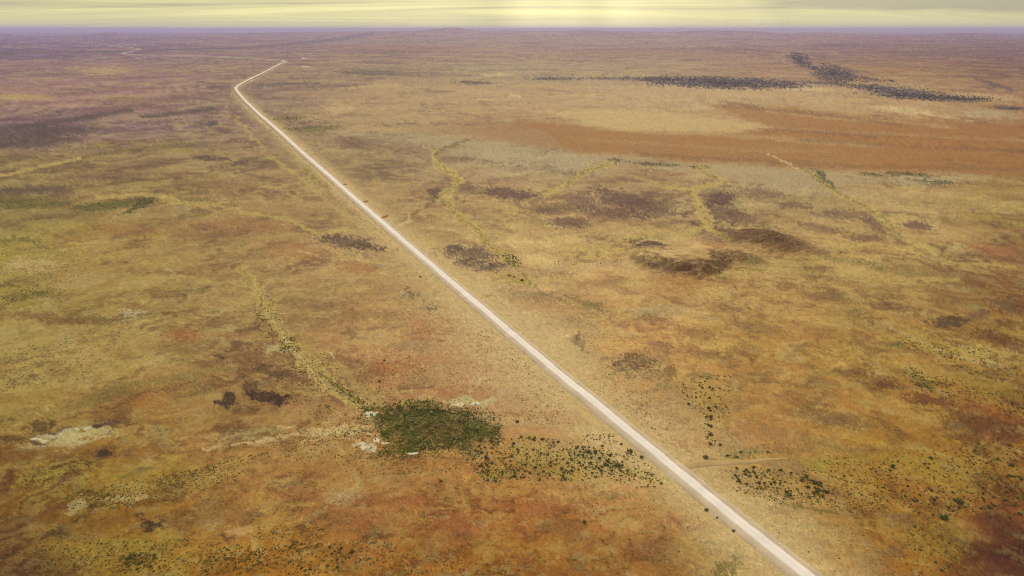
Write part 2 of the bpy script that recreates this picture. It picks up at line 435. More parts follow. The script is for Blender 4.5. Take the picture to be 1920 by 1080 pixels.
 ('ygreen',1740,880,140,30,6,0.43,1.2),('ygreen',1860,730,90,24,20,0.49,1.2),('ygreen',1780,655,90,14,14,0.49,1.2),('green',1730,712,34,8,36,.5,.8),('green',1680,647,20,5,16,.6,.8),
 ('yellow',1830,660,50,18,16,.5,.9),('orange',1640,880,40,12,0,.5,.9),('orange',1700,905,60,12,10,.4,.9),
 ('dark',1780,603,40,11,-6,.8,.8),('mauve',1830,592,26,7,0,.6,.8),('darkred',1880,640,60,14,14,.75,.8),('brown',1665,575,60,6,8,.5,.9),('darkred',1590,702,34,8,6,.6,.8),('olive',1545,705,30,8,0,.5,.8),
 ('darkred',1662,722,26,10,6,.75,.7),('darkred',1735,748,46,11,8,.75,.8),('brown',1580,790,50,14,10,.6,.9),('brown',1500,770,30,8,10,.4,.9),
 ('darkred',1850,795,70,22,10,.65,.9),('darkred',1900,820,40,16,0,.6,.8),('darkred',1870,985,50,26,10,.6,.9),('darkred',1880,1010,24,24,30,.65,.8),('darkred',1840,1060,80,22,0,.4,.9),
 ('brown',1675,1030,30,14,-10,.7,.8),('brown',1690,975,24,8,20,.6,.8),('brown',1640,965,30,6,6,.5,.8),('red',1800,990,20,16,0,.5,.8),('ygreen',1760,1010,60,40,0,0.43,1.2),
 ('pale',1420,945,60,14,20,.45,1.0),('cream',1480,980,70,24,30,.4,1.0),('brown',1460,965,24,10,0,.4,.9),('salt',1430,925,60,7,12,.5,.9),
 # round the thicket
 ('salt',880,750,26,9,0,.9,.6),('pale',850,755,20,6,0,.7,.6),('salt',920,752,12,8,-30,.8,.6),('yellow',790,755,44,6,-4,.7,.7),('white',690,842,20,7,20,.7,.8),('salt',700,790,20,6,-30,.5,.7),
 ('orange',708,838,13,8,30,.8,.4),('pale',640,810,60,8,-4,.5,1.0),('green',820,800,125,42,4,.75,.25),('brown',830,812,70,22,4,.45,.6),('green',750,845,34,10,0,.7,.5),('green',905,805,30,16,10,.7,.5),
 ('pale',610,650,60,6,0,.0,1),('salt',515,652,22,5,4,.7,.8),('salt',470,810,60,6,-6,.35,.9),
]
# lines: colour, points, half width px, strength, raggedness
LINES = [
 ('dusk',[(-60,101),(120,98),(230,97),(480,88),(560,80),(700,70)],2.0,.8,.4),
 ('dusk',[(-60,100),(30,101)],4,.8,.4),
 ('purple',[(-80,255),(0,243),(130,225),(245,206)],5,.85,.4),('purple',[(265,219),(330,213),(402,204)],3.2,.85,.4),
 ('olive',[(120,300),(170,290),(260,278),(370,268)],3.0,.6,.6),
 ('brown',[(432,178),(434,225)],3,.5,.5),('yellow',[(440,222),(470,250),(500,290),(560,330),(640,400),(720,450)],3.5,0.59,0.40),
 ('olive',[(575,320),(650,390),(720,440)],2.5,.6,.6),
 ('brown',[(600,345),(690,415)],1.2,.6,.3),
 ('white',[(529,114.2),(513,112.8),(470,110),(400,106.3),(300,104.3),(255,103.6),(236,102.6),(230,101.2),(236,99.6),(250,97.2),(261,94.8),(263,93.6),(258,92.4),(245,90.4),(200,85.5)],1.0,.25,.1),('white',[(442,167),(446,162),(463,152),(500,134),(526,120),(533,116)],2.4,.5,.2),
 ('cream',[(1300,232),(1450,240),(1600,248),(1760,256),(1920,262)],2.5,.25,.9),('cream',[(1440,208),(1560,222),(1680,228),(1800,240)],2.2,.4,.9),('cream',[(1100,262),(1250,270),(1400,282),(1560,284)],2.5,.2,.9),
 ('brown',[(1350,198),(1450,206),(1560,216),(1700,236)],2.5,.45,.9),('brown',[(1200,290),(1400,300),(1600,312),(1920,318)],4,.35,.9),('brown',[(1500,262),(1650,272),(1800,278),(1920,284)],2.5,.4,.9),('pale',[(1660,200),(1700,206),(1740,214),(1820,226)],2,.5,.8),
 ('cream',[(700,158),(800,165),(900,172),(1010,180),(1120,178)],2.5,.5,.8),('cream',[(620,190),(660,204),(610,218),(560,226)],5,.55,.6),('mauve',[(640,135),(720,140),(800,136),(880,142)],2,.5,.9),
 # creeks
 ('yellow',[(812,285),(822,310),(865,338),(833,362),(848,395),(895,428),(920,460),(965,495)],7,0.95,0.40),
 ('olive',[(815,280),(830,315),(860,335),(832,365),(846,395),(895,430),(922,462),(968,496)],2.0,.5,1.0),
 ('olive',[(815,290),(840,275),(880,262)],2.5,.8,.5),
 ('yellow',[(1150,306),(1100,320),(1062,345),(1020,365)],6,0.95,0.32),('olive',[(1150,305),(1090,325),(1055,352)],2.2,.5,1.0),
 ('yellow',[(1310,316),(1362,342),(1300,355),(1306,390),(1328,425),(1365,452)],6,0.95,0.40),('olive',[(1306,313),(1330,328),(1360,342),(1290,360)],2.0,.5,1.0),
 ('yellow',[(1515,322),(1560,358),(1640,395),(1690,440),(1760,475)],5,0.78,0.48),('dkgreen',[(1500,315),(1545,345),(1600,376),(1660,410),(1690,445)],1.6,.4,1.0),
 ('pale',[(1440,288),(1480,308),(1500,318)],1.5,.7,.6),('pale',[(1160,450),(1215,425)],2,.6,.4),('pale',[(1195,458),(1220,447)],1.5,.9,.2),
 ('cream',[(990,503),(1100,497),(1200,492),(1290,480)],4,.6,.6),('yellow',[(1160,435),(1210,425),(1290,440)],4,0.65,0.48),
 ('olive',[(970,500),(1010,550),(1080,575),(1130,580)],2.5,.5,.7),
 ('brown',[(720,435),(770,405),(830,365)],1.8,.7,.5),('pale',[(748,425),(770,414),(768,402)],2.2,.8,.4),
 ('dkgreen',[(1480,545),(1400,500),(1340,490),(1320,485)],1.2,.0,.5),
 ('yellow',[(455,505),(490,560),(540,640),(600,700),(690,770)],14,0.72,0.64),('olive',[(600,700),(640,730),(680,760),(705,780)],3,.75,.7),('yellow',[(560,640),(640,700),(720,760)],14,0.45,0.72),
 ('olive',[(455,510),(500,580),(545,650)],6,.4,1.0),
 ('pale',[(470,830),(560,812),(640,808),(710,815)],4,.45,.9),('olive',[(640,806),(700,808),(740,812)],1.5,.7,.6),
 ('pale',[(615,660),(630,672)],1.6,.7,.2),
 ('pale',[(380,840),(470,826),(540,815),(600,818),(660,806),(700,800)],2.0,.7,.7),('pale',[(520,800),(580,806),(640,800),(680,790)],1.6,.6,.7),('pale',[(560,830),(620,822),(690,826)],1.6,.6,.7),
 ('yellow',[(480,520),(475,545),(500,580),(512,610),(545,645),(560,690),(620,735),(690,775)],4,0.91,0.48),('pale',[(505,590),(540,640),(575,690),(640,745)],2,.5,.8),
 ('yellow',[(1290,430),(1340,425),(1330,400),(1305,375)],3,0.91,0.40),('yellow',[(1250,350),(1300,356),(1350,345)],3,0.91,0.48),('yellow',[(1180,330),(1240,345),(1300,356)],2,0.65,0.56),
 ('yellow',[(1560,470),(1640,455),(1700,470),(1780,490),(1900,500)],3,0.65,0.56),('yellow',[(1340,520),(1450,505),(1560,515),(1680,520),(1800,525)],4,0.65,0.56),
 ('cream',[(1300,510),(1320,530),(1310,560),(1330,600)],4,.5,.7),('cream',[(940,505),(1000,510),(1080,505),(1180,498)],3,.5,.7),('yellow',[(1020,365),(980,380),(960,400),(930,430)],2.5,0.65,0.56),
 ('yellow',[(300,375),(400,385),(470,400),(540,410),(600,440),(640,430)],4,0.65,0.56),('yellow',[(0,330),(90,310),(150,295)],3,0.78,0.48),('yellow',[(180,370),(260,365),(330,372)],4,0.78,0.48),
 ('yellow',[(640,480),(700,490),(740,495),(700,512)],3,0.65,0.48),('pale',[(560,470),(620,485),(690,488)],2,.4,.7),
 ('cream',[(1640,600),(1720,640),(1800,670),(1900,690)],3,.4,.7),('brown',[(1000,800),(1080,790),(1120,800)],2,.4,.7),
 # the verge scars, drains and wheel tracks
 ('pale',[(835,510),(850,492)],2,.7,.3),('pale',[(885,550),(912,534)],2.4,.8,.3),('pale',[(885,548),(845,560),(810,556)],3,.6,.5),('pale',[(916,540),(960,580),(975,630)],2,.6,.5),
 ('cream',[(905,552),(906,580)],2,.6,.5),('cream',[(916,548),(918,585)],1.6,.6,.5),('brown',[(900,556),(920,551)],1.5,.7,.4),('pale',[(965,590),(985,640)],2.5,.6,.5),
 ('pale',[(1125,760),(1130,740),(1150,735)],2,.5,.5),('brown',[(745,729),(810,725)],2,.7,.4),('pale',[(1060,664),(1090,660)],1.2,.7,.3),
 ('pale',[(935,680),(880,735)],1.6,.5,.4),('brown',[(95,915),(115,898),(150,887)],2.6,.85,.5),('olive',[(225,893),(255,882),(292,876)],3,.8,.6),
 ('olive',[(330,905),(390,885),(480,865)],2.5,.4,.9),('green',[(1460,945),(1520,955),(1570,962)],3,.7,.6),('olive',[(1610,866),(1670,865),(1685,875)],1.2,.7,.4),
 ('orange',[(1350,915),(1420,925),(1500,935)],3,.5,.7),
 ('brown',[(1640,880),(1680,890),(1720,905),(1800,930)],2.5,.4,.8),
]

ROAD_PX = [(1590,1144),(1510,1080),(1440,1025),(1346,950),(1254,872),(1182,816),(1067,712),(972,636),(912,588),(802,485),(716,417),
           (638,354),(567,290),(500,228),(462,188),(448,174),(442,167),(446,162),(463,152),(500,134),(526,120),(533,116),(529,114.2),(513,112.8),
           (470,110),(400,106.3),(300,104.3),(255,103.6),(236,102.6),(230,101.2),(236,99.6),(250,97.2),(261,94.8),(263,93.6),(258,92.4),(245,90.4),(200,85.5),(150,82)]
_st = [p for p in ROAD_PX if p[1] >= 185]
_pf = np.polyfit([p[1] for p in _st], [p[0] for p in _st], 2)
ROAD_PX = [(float(np.polyval(_pf, q)), q) for q in (1144, 1080, 1000, 900, 800, 700, 600, 500, 420, 350, 290, 240, 205)] + \
          [(float(np.polyval(_pf, 182)) * .5 + .5 * 456, 182)] + [p for p in ROAD_PX if p[1] < 173]
RX, RY = ground_at([p[0] for p in ROAD_PX], [p[1] for p in ROAD_PX])


def catmull(px, py, n=12):
    out = []
    P = np.stack([px, py], 1)
    for i in range(len(P) - 1):
        p0, p1, p2, p3 = P[max(i - 1, 0)], P[i], P[i + 1], P[min(i + 2, len(P) - 1)]
        # centripetal-ish tangents keep the straights straight
        d = np.linalg.norm(p2 - p1)
        m1 = (p2 - p0) / (np.linalg.norm(p2 - p1) + np.linalg.norm(p1 - p0) + 1e-6) * d
        m2 = (p3 - p1) / (np.linalg.norm(p3 - p2) + np.linalg.norm(p2 - p1) + 1e-6) * d
        for k in range(n):
            t = k / n
            h00 = 2 * t**3 - 3 * t**2 + 1
            h10 = t**3 - 2 * t**2 + t
            h01 = -2 * t**3 + 3 * t**2
            h11 = t**3 - t**2
            out.append(h00 * p1 + h10 * m1 + h01 * p2 + h11 * m2)
    out.append(P[-1])
    return np.array(out)


ROAD = catmull(RX, RY)


def dist_poly(x, y, pts):
    d = np.full(np.shape(x), 1e12)
    for (ax, ay), (bx, by) in zip(pts[:-1], pts[1:]):
        ex, ey = bx - ax, by - ay
        t = np.clip(((x - ax) * ex + (y - ay) * ey) / (ex * ex + ey * ey + 1e-9), 0, 1)
        d = np.minimum(d, (x - ax - t * ex) ** 2 + (y - ay - t * ey) ** 2)
    return np.sqrt(d)


def inside(px, py, poly):
    c = np.zeros(len(px), bool)
    j = len(poly) - 1
    for i in range(len(poly)):
        xi, yi = poly[i]
        xj, yj = poly[j]
        c ^= ((yi > py) != (yj > py)) & (px < (xj - xi) * (py - yi) / (yj - yi + 1e-9) + xi)
        j = i
    return c


POLYS = [
 ('cream', [(700,150),(1200,160),(1440,168),(1700,190),(1920,205),(1920,228),(1500,200),(1340,192),(1180,200),(1000,200),(820,225),(640,235),(600,190)], 8, .35),
 ('orange', [(990,228),(1120,240),(1280,252),(1420,246),(1440,236),(1380,215),(1330,196),(1480,200),(1620,222),(1760,232),(1920,236),(1920,330),(1760,324),(1600,321),(1520,318),(1400,309),(1280,303),(1180,291),(1080,287),(1000,272),(930,258),(880,244)], 6, .82),
 ('tan2', [(650,244),(770,248),(860,250),(960,264),(1080,287),(1000,240),(880,236),(760,240)], 4, .6),
 ('sand2', [(1010,206),(1150,203),(1280,213),(1400,228),(1440,238),(1390,246),(1280,250),(1120,238),(1040,218)], 5, .85),
 ('grey', [(640,247),(770,251),(850,253),(960,268),(1080,290),(1180,294),(1280,306),(1400,312),(1520,321),(1600,324),(1760,328),(1850,335),(1740,348),(1600,345),(1480,345),(1330,330),(1200,310),(1080,306),(980,296),(900,286),(800,272),(680,262)], 8, .55),
]
CC['tan2'] = alb((158, 126, 86))
CC['sand2'] = alb((190, 160, 106))


def soil_map(x, y):
    """albedo and tuft cover of the plain at ground points"""
    x = np.asarray(x, float)
    y = np.asarray(y, float)
    u, v = chart(x, y)
    az = np.arctan2(x, y)
    b = np.log(np.maximum(np.hypot(x, y), 1.0))
    vs_ = np.clip(v - HORIZON, 0, 3000)

    def warp(w, k, s):
        return F * w * fbm(az * k, b * k, s, 3), vs_ * w * fbm(az * k + 31, b * k, s + 40, 3)
    du, dv = warp(0.035, 9, 20)
    u1, v1 = u + du, v + dv
    du2, dv2 = warp(0.010, 45, 25)
    u2, v2 = u + 0.35 * du + du2, v + 0.35 * dv + dv2
    # soil tones, with the vignette painted into the corners
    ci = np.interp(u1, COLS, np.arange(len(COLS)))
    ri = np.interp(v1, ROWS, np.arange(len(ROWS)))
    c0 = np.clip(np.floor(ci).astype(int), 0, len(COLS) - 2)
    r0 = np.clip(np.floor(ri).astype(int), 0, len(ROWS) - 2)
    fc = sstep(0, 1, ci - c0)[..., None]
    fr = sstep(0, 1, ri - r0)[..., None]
    col = (SOIL_VIGNETTE[r0, c0] * (1 - fc) + SOIL_VIGNETTE[r0, c0 + 1] * fc) * (1 - fr) + (SOIL_VIGNETTE[r0 + 1, c0] * (1 - fc) + SOIL_VIGNETTE[r0 + 1, c0 + 1] * fc) * fr
    # mottling: stonier and redder, or sandier, at every scale
    wa = az + .030 * fbm(az * 16, b * 16, 43, 3) + .008 * fbm(az * 60, b * 60, 44, 2)
    wb = b + .030 * fbm(az * 16 + 9, b * 16, 45, 3) + .008 * fbm(az * 60 + 9, b * 60, 46, 2)
    f1 = 1.7 * fbm(wa * 13, wb * 16, 51, 4, .6)
    f2 = np.tanh(2.6 * fbm(wa * 48, wb * 60, 61, 4, .68))
    f3 = np.tanh(2.8 * fbm(wa * 170 + 3, wb * 190, 71, 3, .8))
    grain = RNG.normal(0, 1, len(x))
    calm = np.clip(.55 + 1.1 * fbm(az * 6, b * 7, 57, 3), .15, 1.25)      # some flats are even, others stony
    near = sstep(60, 300, v)
    amp = .80 + .20 * near
    g_ = (STONY[r0, c0] * (1 - fc[..., 0]) + STONY[r0, c0 + 1] * fc[..., 0]) * (1 - fr[..., 0]) + (STONY[r0 + 1, c0] * (1 - fc[..., 0]) + STONY[r0 + 1, c0 + 1] * fc[..., 0]) * fr[..., 0]
    mixn = .55 * f1 + calm * (.42 * f2 + .30 * f3)
    stony = ((.55 * sstep(.16, .46, mixn + .85 * g_) + .45 * sstep(.45, .75, mixn + .85 * g_)) * .88 * amp)[..., None]
    sandy = ((.5 * sstep(.02, .26, -mixn) + .5 * sstep(.3, .6, -mixn)) * .8 * amp)[..., None]
    col = col * (1 - stony) + stony * col * np.array([.54, .48, .60])
    col = col * (1 - sandy) + sandy * col * np.array([1.30, 1.38, 1.50])
    col = col * np.exp((.15 * f3 * calm + .06 * grain) * amp)[..., None]
    hue = fbm(az * 11 + 5, b * 18, 81, 4, .6) + .5 * f2
    redm = sstep(.05, .45, hue)[..., None] * .16
    col = col * (1 - redm) + redm * CC['red'] * (.6 + .4 * col.mean(-1, keepdims=True) / .2)
    yel = sstep(.05, .45, -hue)[..., None] * .36
    col = col * (1 - yel) + yel * CC['yellow'] * (.45 + .55 * col.mean(-1, keepdims=True) / .22)
    oli = (sstep(.12, .5, fbm(wa * 20 + 40, wb * 24, 87, 4, .65)) * .40 * (.4 + .6 * near))[..., None]
    col = col * (1 - oli) + oli * CC['straw'] * (.4 + .6 * col.mean(-1, keepdims=True) / .2)
    ragged = .50 * f2 + .55 * f3 + .15 * f1
    for name, poly, soft, st in POLYS:
        us = [p[0] for p in poly]
        vv = [p[1] for p in poly]
        idx = np.nonzero((u2 > min(us) - 40) & (u2 < max(us) + 40) & (v2 > min(vv) - 20) & (v2 < max(vv) + 20))[0]
        if not len(idx):
            continue
        uu = u[idx] + .3 * du[idx] + du2[idx]
        vv_ = v[idx] + .3 * dv[idx] + 1.2 * dv2[idx]
        sgn = np.where(inside(uu, vv_, poly), -1.0, 1.0)
        d = sgn * dist_poly(uu, vv_, poly + poly[:1])
        k = (sstep(soft, -soft, d + soft * .8 * ragged[idx]) * st * np.clip(1 - .25 * f2[idx] - .3 * f1[idx], 0, 1))[:, None]
        col[idx] = col[idx] * (1 - k) + k * CC[name] * np.exp(.10 * f1[idx] + .05 * f2[idx] + .03 * f3[idx] + .04 * grain[idx])[:, None]
    for name, cx, cy, rx, ry, ang, st, rg in PATCH:
        if st <= 0:
            continue
        m = 1.7
        idx = np.nonzero((np.abs(u2 - cx) < max(rx, ry) * m + 6) & (np.abs(v2 - cy) < (ry + rx * abs(math.sin(rad(ang)))) * m + 4))[0]
        if not len(idx):
            continue
        ex, ey = u2[idx] - cx, v2[idx] - cy
        ca, sa_ = math.cos(rad(ang)), math.sin(rad(ang))
        ex, ey = ex * ca + ey * sa_, -ex * sa_ + ey * ca
        d = np.sqrt((ex / rx) ** 2 + (ey / ry) ** 2)
        k = sstep(1.12, .74, d + rg * .80 * ragged[idx]) * st
        k = (k * np.clip(1 - .55 * rg * np.clip(f3[idx] + .3 * f2[idx] - .25, 0, 1), 0, 1))[:, None]
        col[idx] = col[idx] * (1 - k) + k * CC[name] * np.exp(.18 * f3[idx] + .08 * f2[idx] + .10 * grain[idx])[:, None]
    for name, pts, w, st, rg in LINES:
        if st <= 0:
            continue
        us = [p[0] for p in pts]
        vv = [p[1] for p in pts]
        idx = np.nonzero((u2 > min(us) - 30) & (u2 < max(us) + 30) & (v2 > min(vv) - 20) & (v2 < max(vv) + 20))[0]
        if not len(idx):
            continue
        uu = u[idx] + .25 * du[idx] * .5 + du2[idx] * .7
        vv_ = v[idx] + .25 * dv[idx] * .5 + dv2[idx] * .7
        d = dist_poly(uu, vv_, pts) / w
        k = (sstep(1.3, .6, d + rg * 1.2 * ragged[idx]) * st)[:, None]
        col[idx] = col[idx] * (1 - k) + k * CC[name] * np.exp(.13 * f3[idx] + .08 * grain[idx])[:, None]
    # dust thrown off the road bleaches the verges; centre sun glow is painted in too
    R = np.hypot(x, y)
    rd = np.full(len(x), 1e6)
    sel = np.nonzero((R < 6000) & (u > -200) & (u < 2300))[0]
    rd[sel] = dist_poly(x[sel], y[sel], ROAD[::3])
    wide = 1 + 1.25 * sstep(430, 620, v) * (1 - sstep(800, 940, v))
    k = np.exp(-(rd / 9.5) ** 1.6) * .78 + np.exp(-(rd / (wide * (17 + 9 * f1))) ** 2) * np.clip(.60 + .36 * f2 + .32 * f3, 0, .9)
    k = np.clip(k, 0, .85)[:, None] * (1 - .5 * sstep(1600, 2600, R))[:, None]
    verge = CC['pale'] * .6 + CC['cream'] * .4
    col = col * (1 - k) + k * verge * np.exp(.10 * f3)[:, None]
    tuft = np.clip(.42 + .6 * f1 + .35 * f2, 0, 1) * (1 - k[:, 0])
    return np.clip(col, .01, .85), tuft


# ------------------------------------------------------------------ materials
def base_mat(name, rough=.95):
    m = bpy.data.materials.new(name)
    m.use_nodes = True
    t = m.node_tree
    p = t.nodes['Principled BSDF']
    p.inputs['Roughness'].default_value = rough
    p.inputs['Specular IOR Level'].default_value = .12
    return m, t, p


def obj_noise(t, scale, detail=4, rough=.6, coord=None):
    n = N(t, 'ShaderNodeTexNoise', inp={'Scale': scale, 'Detail': detail, 'Roughness': rough})
    t.links.new(coord, n.inputs['Vector'])
    return n.outputs[0]


def soil_material():
    m, t, p = base_mat('desert_soil')
    geo = N(t, 'ShaderNodeNewGeometry')
    pos = geo.outputs['Position']
    a = N(t, 'ShaderNodeAttribute', attribute_name='soil')
    tf = N(t, 'ShaderNodeAttribute', attribute_name='tuft')
    n1 = obj_noise(t, .3, 4, .7, pos)
    n2 = obj_noise(t, 1.1, 4, .7, pos)
    k = M(t, 'ADD', .14, M(t, 'ADD', M(t, 'MULTIPLY', n1, .76), M(t, 'MULTIPLY', n2, .96)))
    vm = N(t, 'ShaderNodeVectorMath', operation='SCALE')
    t.links.new(a.outputs['Color'], vm.inputs[0])
    t.links.new(k, vm.inputs['Scale'])
    c = vm.outputs[0]
    # pale clay between the stones
    n4 = obj_noise(t, .55, 5, .75, pos)
    pl = M(t, 'MULTIPLY', SMOOTH(t, n4, .56, .70), .38)
    vm2 = N(t, 'ShaderNodeVectorMath', operation='MULTIPLY')
    vm2.inputs[1].default_value = (1.34, 1.36, 1.40)
    t.links.new(c, vm2.inputs[0])
    c = MIX(t, pl, c, vm2.outputs[0])
    # dry tufts and pebbles
    n3 = obj_noise(t, .9, 2, .5, pos)
    thr = M(t, 'SUBTRACT', .70, M(t, 'MULTIPLY', tf.outputs['Fac'], .17))
    k3 = M(t, 'MULTIPLY', M(t, 'SUBTRACT', n3, thr), 14.0, clamp=True)
    vm3 = N(t, 'ShaderNodeVectorMath', operation='MULTIPLY')
    vm3.inputs[1].default_value = (.50, .58, .46)
    t.links.new(c, vm3.inputs[0])
    c = MIX(t, M(t, 'MULTIPLY', k3, .75), c, vm3.outputs[0])
    t.links.new(c, p.inputs['Base Color'])
    b = N(t, 'ShaderNodeBump', inp={'Strength': .2, 'Distance': .25})
    t.links.new(M(t, 'ADD', n2, k3), b.inputs['Height'])
    t.links.new(b.outputs[0], p.inputs['Normal'])
    return m


def gravel_material(name, rgb, spread=.12, wheel=False):
    m, t, p = base_mat(name, .9)
    geo = N(t, 'ShaderNodeNewGeometry')
    pos = geo.outputs['Position']
    n1 = obj_noise(t, .12, 5, .6, pos)
    n2 = obj_noise(t, 1.7, 4, .7, pos)
    c0 = tuple(alb(rgb))
    k = M(t, 'ADD', 1 - spread * 2, M(t, 'ADD', M(t, 'MULTIPLY', n1, spread * 2.4), M(t, 'MULTIPLY', n2, spread * 1.6)))
    if wheel:
        w = N(t, 'ShaderNodeAttribute', attribute_name='worn')
        k = M(t, 'MULTIPLY', k, M(t, 'ADD', .90, M(t, 'MULTIPLY', w.outputs['Fac'], .14)))
    vm = N(t, 'ShaderNodeVectorMath', operation='SCALE')
    vm.inputs[0].default_value = c0
    t.links.new(k, vm.inputs['Scale'])
    t.links.new(vm.outputs[0], p.inputs['Base Color'])
    b = N(t, 'ShaderNodeBump', inp={'Strength': .3, 'Distance': .12})
    t.links.new(n2, b.inputs['Height'])
    t.links.new(b.outputs[0], p.inputs['Normal'])
    return m


def foliage_material(name, by_attr, cols):
    m, t, p = base_mat(name, .85)
    if by_attr:
        f = N(t, 'ShaderNodeAttribute', attribute_name='tint').outputs['Fac']
    else:
        f = N(t, 'ShaderNodeObjectInfo').outputs['Random']
    r = N(t, 'ShaderNodeValToRGB')
    e = r.color_ramp.elements
    e[0].position, e[0].color = 0, tuple(cols[0]) + (1,)
    e[1].position, e[1].color = 1, tuple(cols[-1]) + (1,)
    for i, c in enumerate(cols[1:-1]):
        q = e.new((i + 1) / (len(cols) - 1))
        q.color = tuple(c) + (1,)
    t.links.new(f, r.inputs[0])
    geo = N(t, 'ShaderNodeNewGeometry')
    n = obj_noise(t, 2.3, 3, .7, geo.outputs['Position'])
    vm = N(t, 'ShaderNodeVectorMath', operation='SCALE')
    t.links.new(r.outputs[0], vm.inputs[0])
    t.links.new(M(t, 'ADD', .45, M(t, 'MULTIPLY', n, 1.1)), vm.inputs['Scale'])
    t.links.new(vm.outputs[0], p.inputs['Base Color'])
    return m


MAT_SOIL = soil_material()
MAT_ROAD = gravel_material('pale_gravel', (228, 213, 200), .14, True)
MAT_SHOULDER = gravel_material('graded_earth', (194, 171, 142), .26)
MAT_TRACK = gravel_material('dusty_track', (174, 144, 96), .26)
MAT_BANK = gravel_material('red_earth', (152, 100, 62), .18)
MAT_CHALK = gravel_material('chalky_rock', (206, 192, 160), .26)
LEAF = [(.060, .075, .018), (.13, .13, .032), (.15, .12, .034), (.11, .070, .024)]
MAT_LEAF = foliage_material('shrub_leaf', False, LEAF)
MAT_LEAFS = foliage_material('shrub_leaf_scatter', True, LEAF)
MAT_THICK = foliage_material('thicket_leaf', True, [(.062, .082, .017), (.125, .145, .028), (.29, .25, .05), (.21, .135, .042)])
MAT_WOOD = gravel_material('dry_stem', (110, 86, 62), .2)
MAT_FAR = foliage_material('woodland_leaf', True, [(.060, .055, .062), (.074, .066, .068), (.088, .072, .070)])

# ------------------------------------------------------------------ ground sheet to the horizon
HILLS = []


def build_ground():
    deps = list(np.arange(52, 3.2, -.11)) + list(np.arange(3.2, 1.0, -.05)) + list(np.arange(1.0, .12, -.03))
    R = np.array([12, 30, 55, 80, 105] + [H / math.tan(rad(d)) for d in deps] + [90000.0])
    fine = np.arange(-46, 46.01, .1)
    outer = np.concatenate([np.linspace(48, 180, 34), np.linspace(-180, -48, 34)[1:]])
    az = np.concatenate([fine, outer[:34], outer[34:]])
    az = np.radians(az)
    nr, na = len(R), len(az)
    AZ, RR = np.meshgrid(az, R)
    x = (RR * np.sin(AZ)).ravel()
    y = (RR * np.cos(AZ)).ravel()
    z = terrain(x, y)
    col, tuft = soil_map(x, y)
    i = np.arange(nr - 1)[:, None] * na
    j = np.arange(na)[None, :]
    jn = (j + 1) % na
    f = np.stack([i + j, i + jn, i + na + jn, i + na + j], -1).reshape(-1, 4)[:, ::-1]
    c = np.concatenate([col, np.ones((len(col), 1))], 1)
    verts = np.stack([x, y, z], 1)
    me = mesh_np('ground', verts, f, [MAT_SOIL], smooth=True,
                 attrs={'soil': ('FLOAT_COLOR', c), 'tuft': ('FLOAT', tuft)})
    tag(link('ground', me), kind='structure')


build_ground()


# ------------------------------------------------------------------ stony hills on the right
def hill(cu, cv, rx, ry, height, fn, dark, seed, label):
    gx, gy = ground_at(cu, cv)
    n = 90
    s = np.linspace(-1.25, 1.25, n)
    A, B = np.meshgrid(s, s)
    xs = (gx + A * rx).ravel()
    ys = (gy + B * ry).ravel()
    nz = fbm(xs / 11, ys / 11, seed, 4, .6)
    nz2 = fbm(xs / 3.5, ys / 3.5, seed + 9, 3, .6)
    g = fn(A.ravel(), B.ravel(), nz)
    bump = height * g * (1 + .12 * nz) + .35 * nz2 * np.clip(g * 4 * (1.1 - g), 0, 1)
    z = terrain(xs, ys) + bump - .35 + .32 * sstep(0, .06, g)
    col, tuft = soil_map(xs, ys)
    Z = z.reshape(n, n)
    gy_, gx_ = np.gradient((height * g).reshape(n, n), 2.5 * ry / (n - 1), 2.5 * rx / (n - 1))
    slope = np.hypot(gx_, gy_).ravel()
    k = (dark(A.ravel(), B.ravel(), g, nz, slope) * np.clip(.9 + .35 * nz2, 0, 1))[:, None]
    fine = np.tanh(3 * fbm(xs / 2.2, ys / 2.2, seed + 3, 3, .75))
    k = k * np.clip(.72 + .40 * fine, 0, 1)[:, None]
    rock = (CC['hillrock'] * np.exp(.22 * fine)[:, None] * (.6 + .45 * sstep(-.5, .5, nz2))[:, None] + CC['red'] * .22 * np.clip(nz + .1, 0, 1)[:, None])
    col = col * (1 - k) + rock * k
    i = np.arange(n - 1)[:, None] * n
    j = np.arange(n - 1)[None, :]
    f = np.stack([i + j, i + j + 1, i + n + j + 1, i + n + j], -1).reshape(-1, 4)
    g4 = g[f].max(1) > .004
    f = f[g4]
    used = np.unique(f)
    remap = np.zeros(len(xs), int)
    remap[used] = np.arange(len(used))
    verts = np.stack([xs - gx, ys - gy, z], 1)[used]
    me = mesh_np('hill', verts, remap[f], [MAT_SOIL], smooth=True,
                 attrs={'soil': ('FLOAT_COLOR', np.concatenate([col, np.ones((len(col), 1))], 1)[used]), 'tuft': ('FLOAT', tuft[used] * .4)})
    o = link('hill', me)
    o.location = (gx, gy, 0)
    tag(o, label, 'hill', kind='structure')
    return o


def f_mesa(a, b, nz):
    # broken scarp towards the camera (negative b), long gentle fall behind
    r = np.hypot(a + .10 * nz, b + .10 * np.sin(a * 5)) + .22 * nz
    front = sstep(1.02, .50, r)
    back = sstep(1.0, -.55, b + .10 * nz)
    return front * back


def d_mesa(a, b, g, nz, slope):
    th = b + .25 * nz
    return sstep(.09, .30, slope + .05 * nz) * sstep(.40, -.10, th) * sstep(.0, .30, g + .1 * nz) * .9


def f_ridge(a, b, nz):
    r = np.hypot(a, b + .15 * np.sin(a * 4)) + .20 * nz
    return np.clip(1 - r, 0, 1) ** 1.3


def d_ridge(a, b, g, nz, slope):
    return sstep(.0, .55, g + .16 * nz) * .92


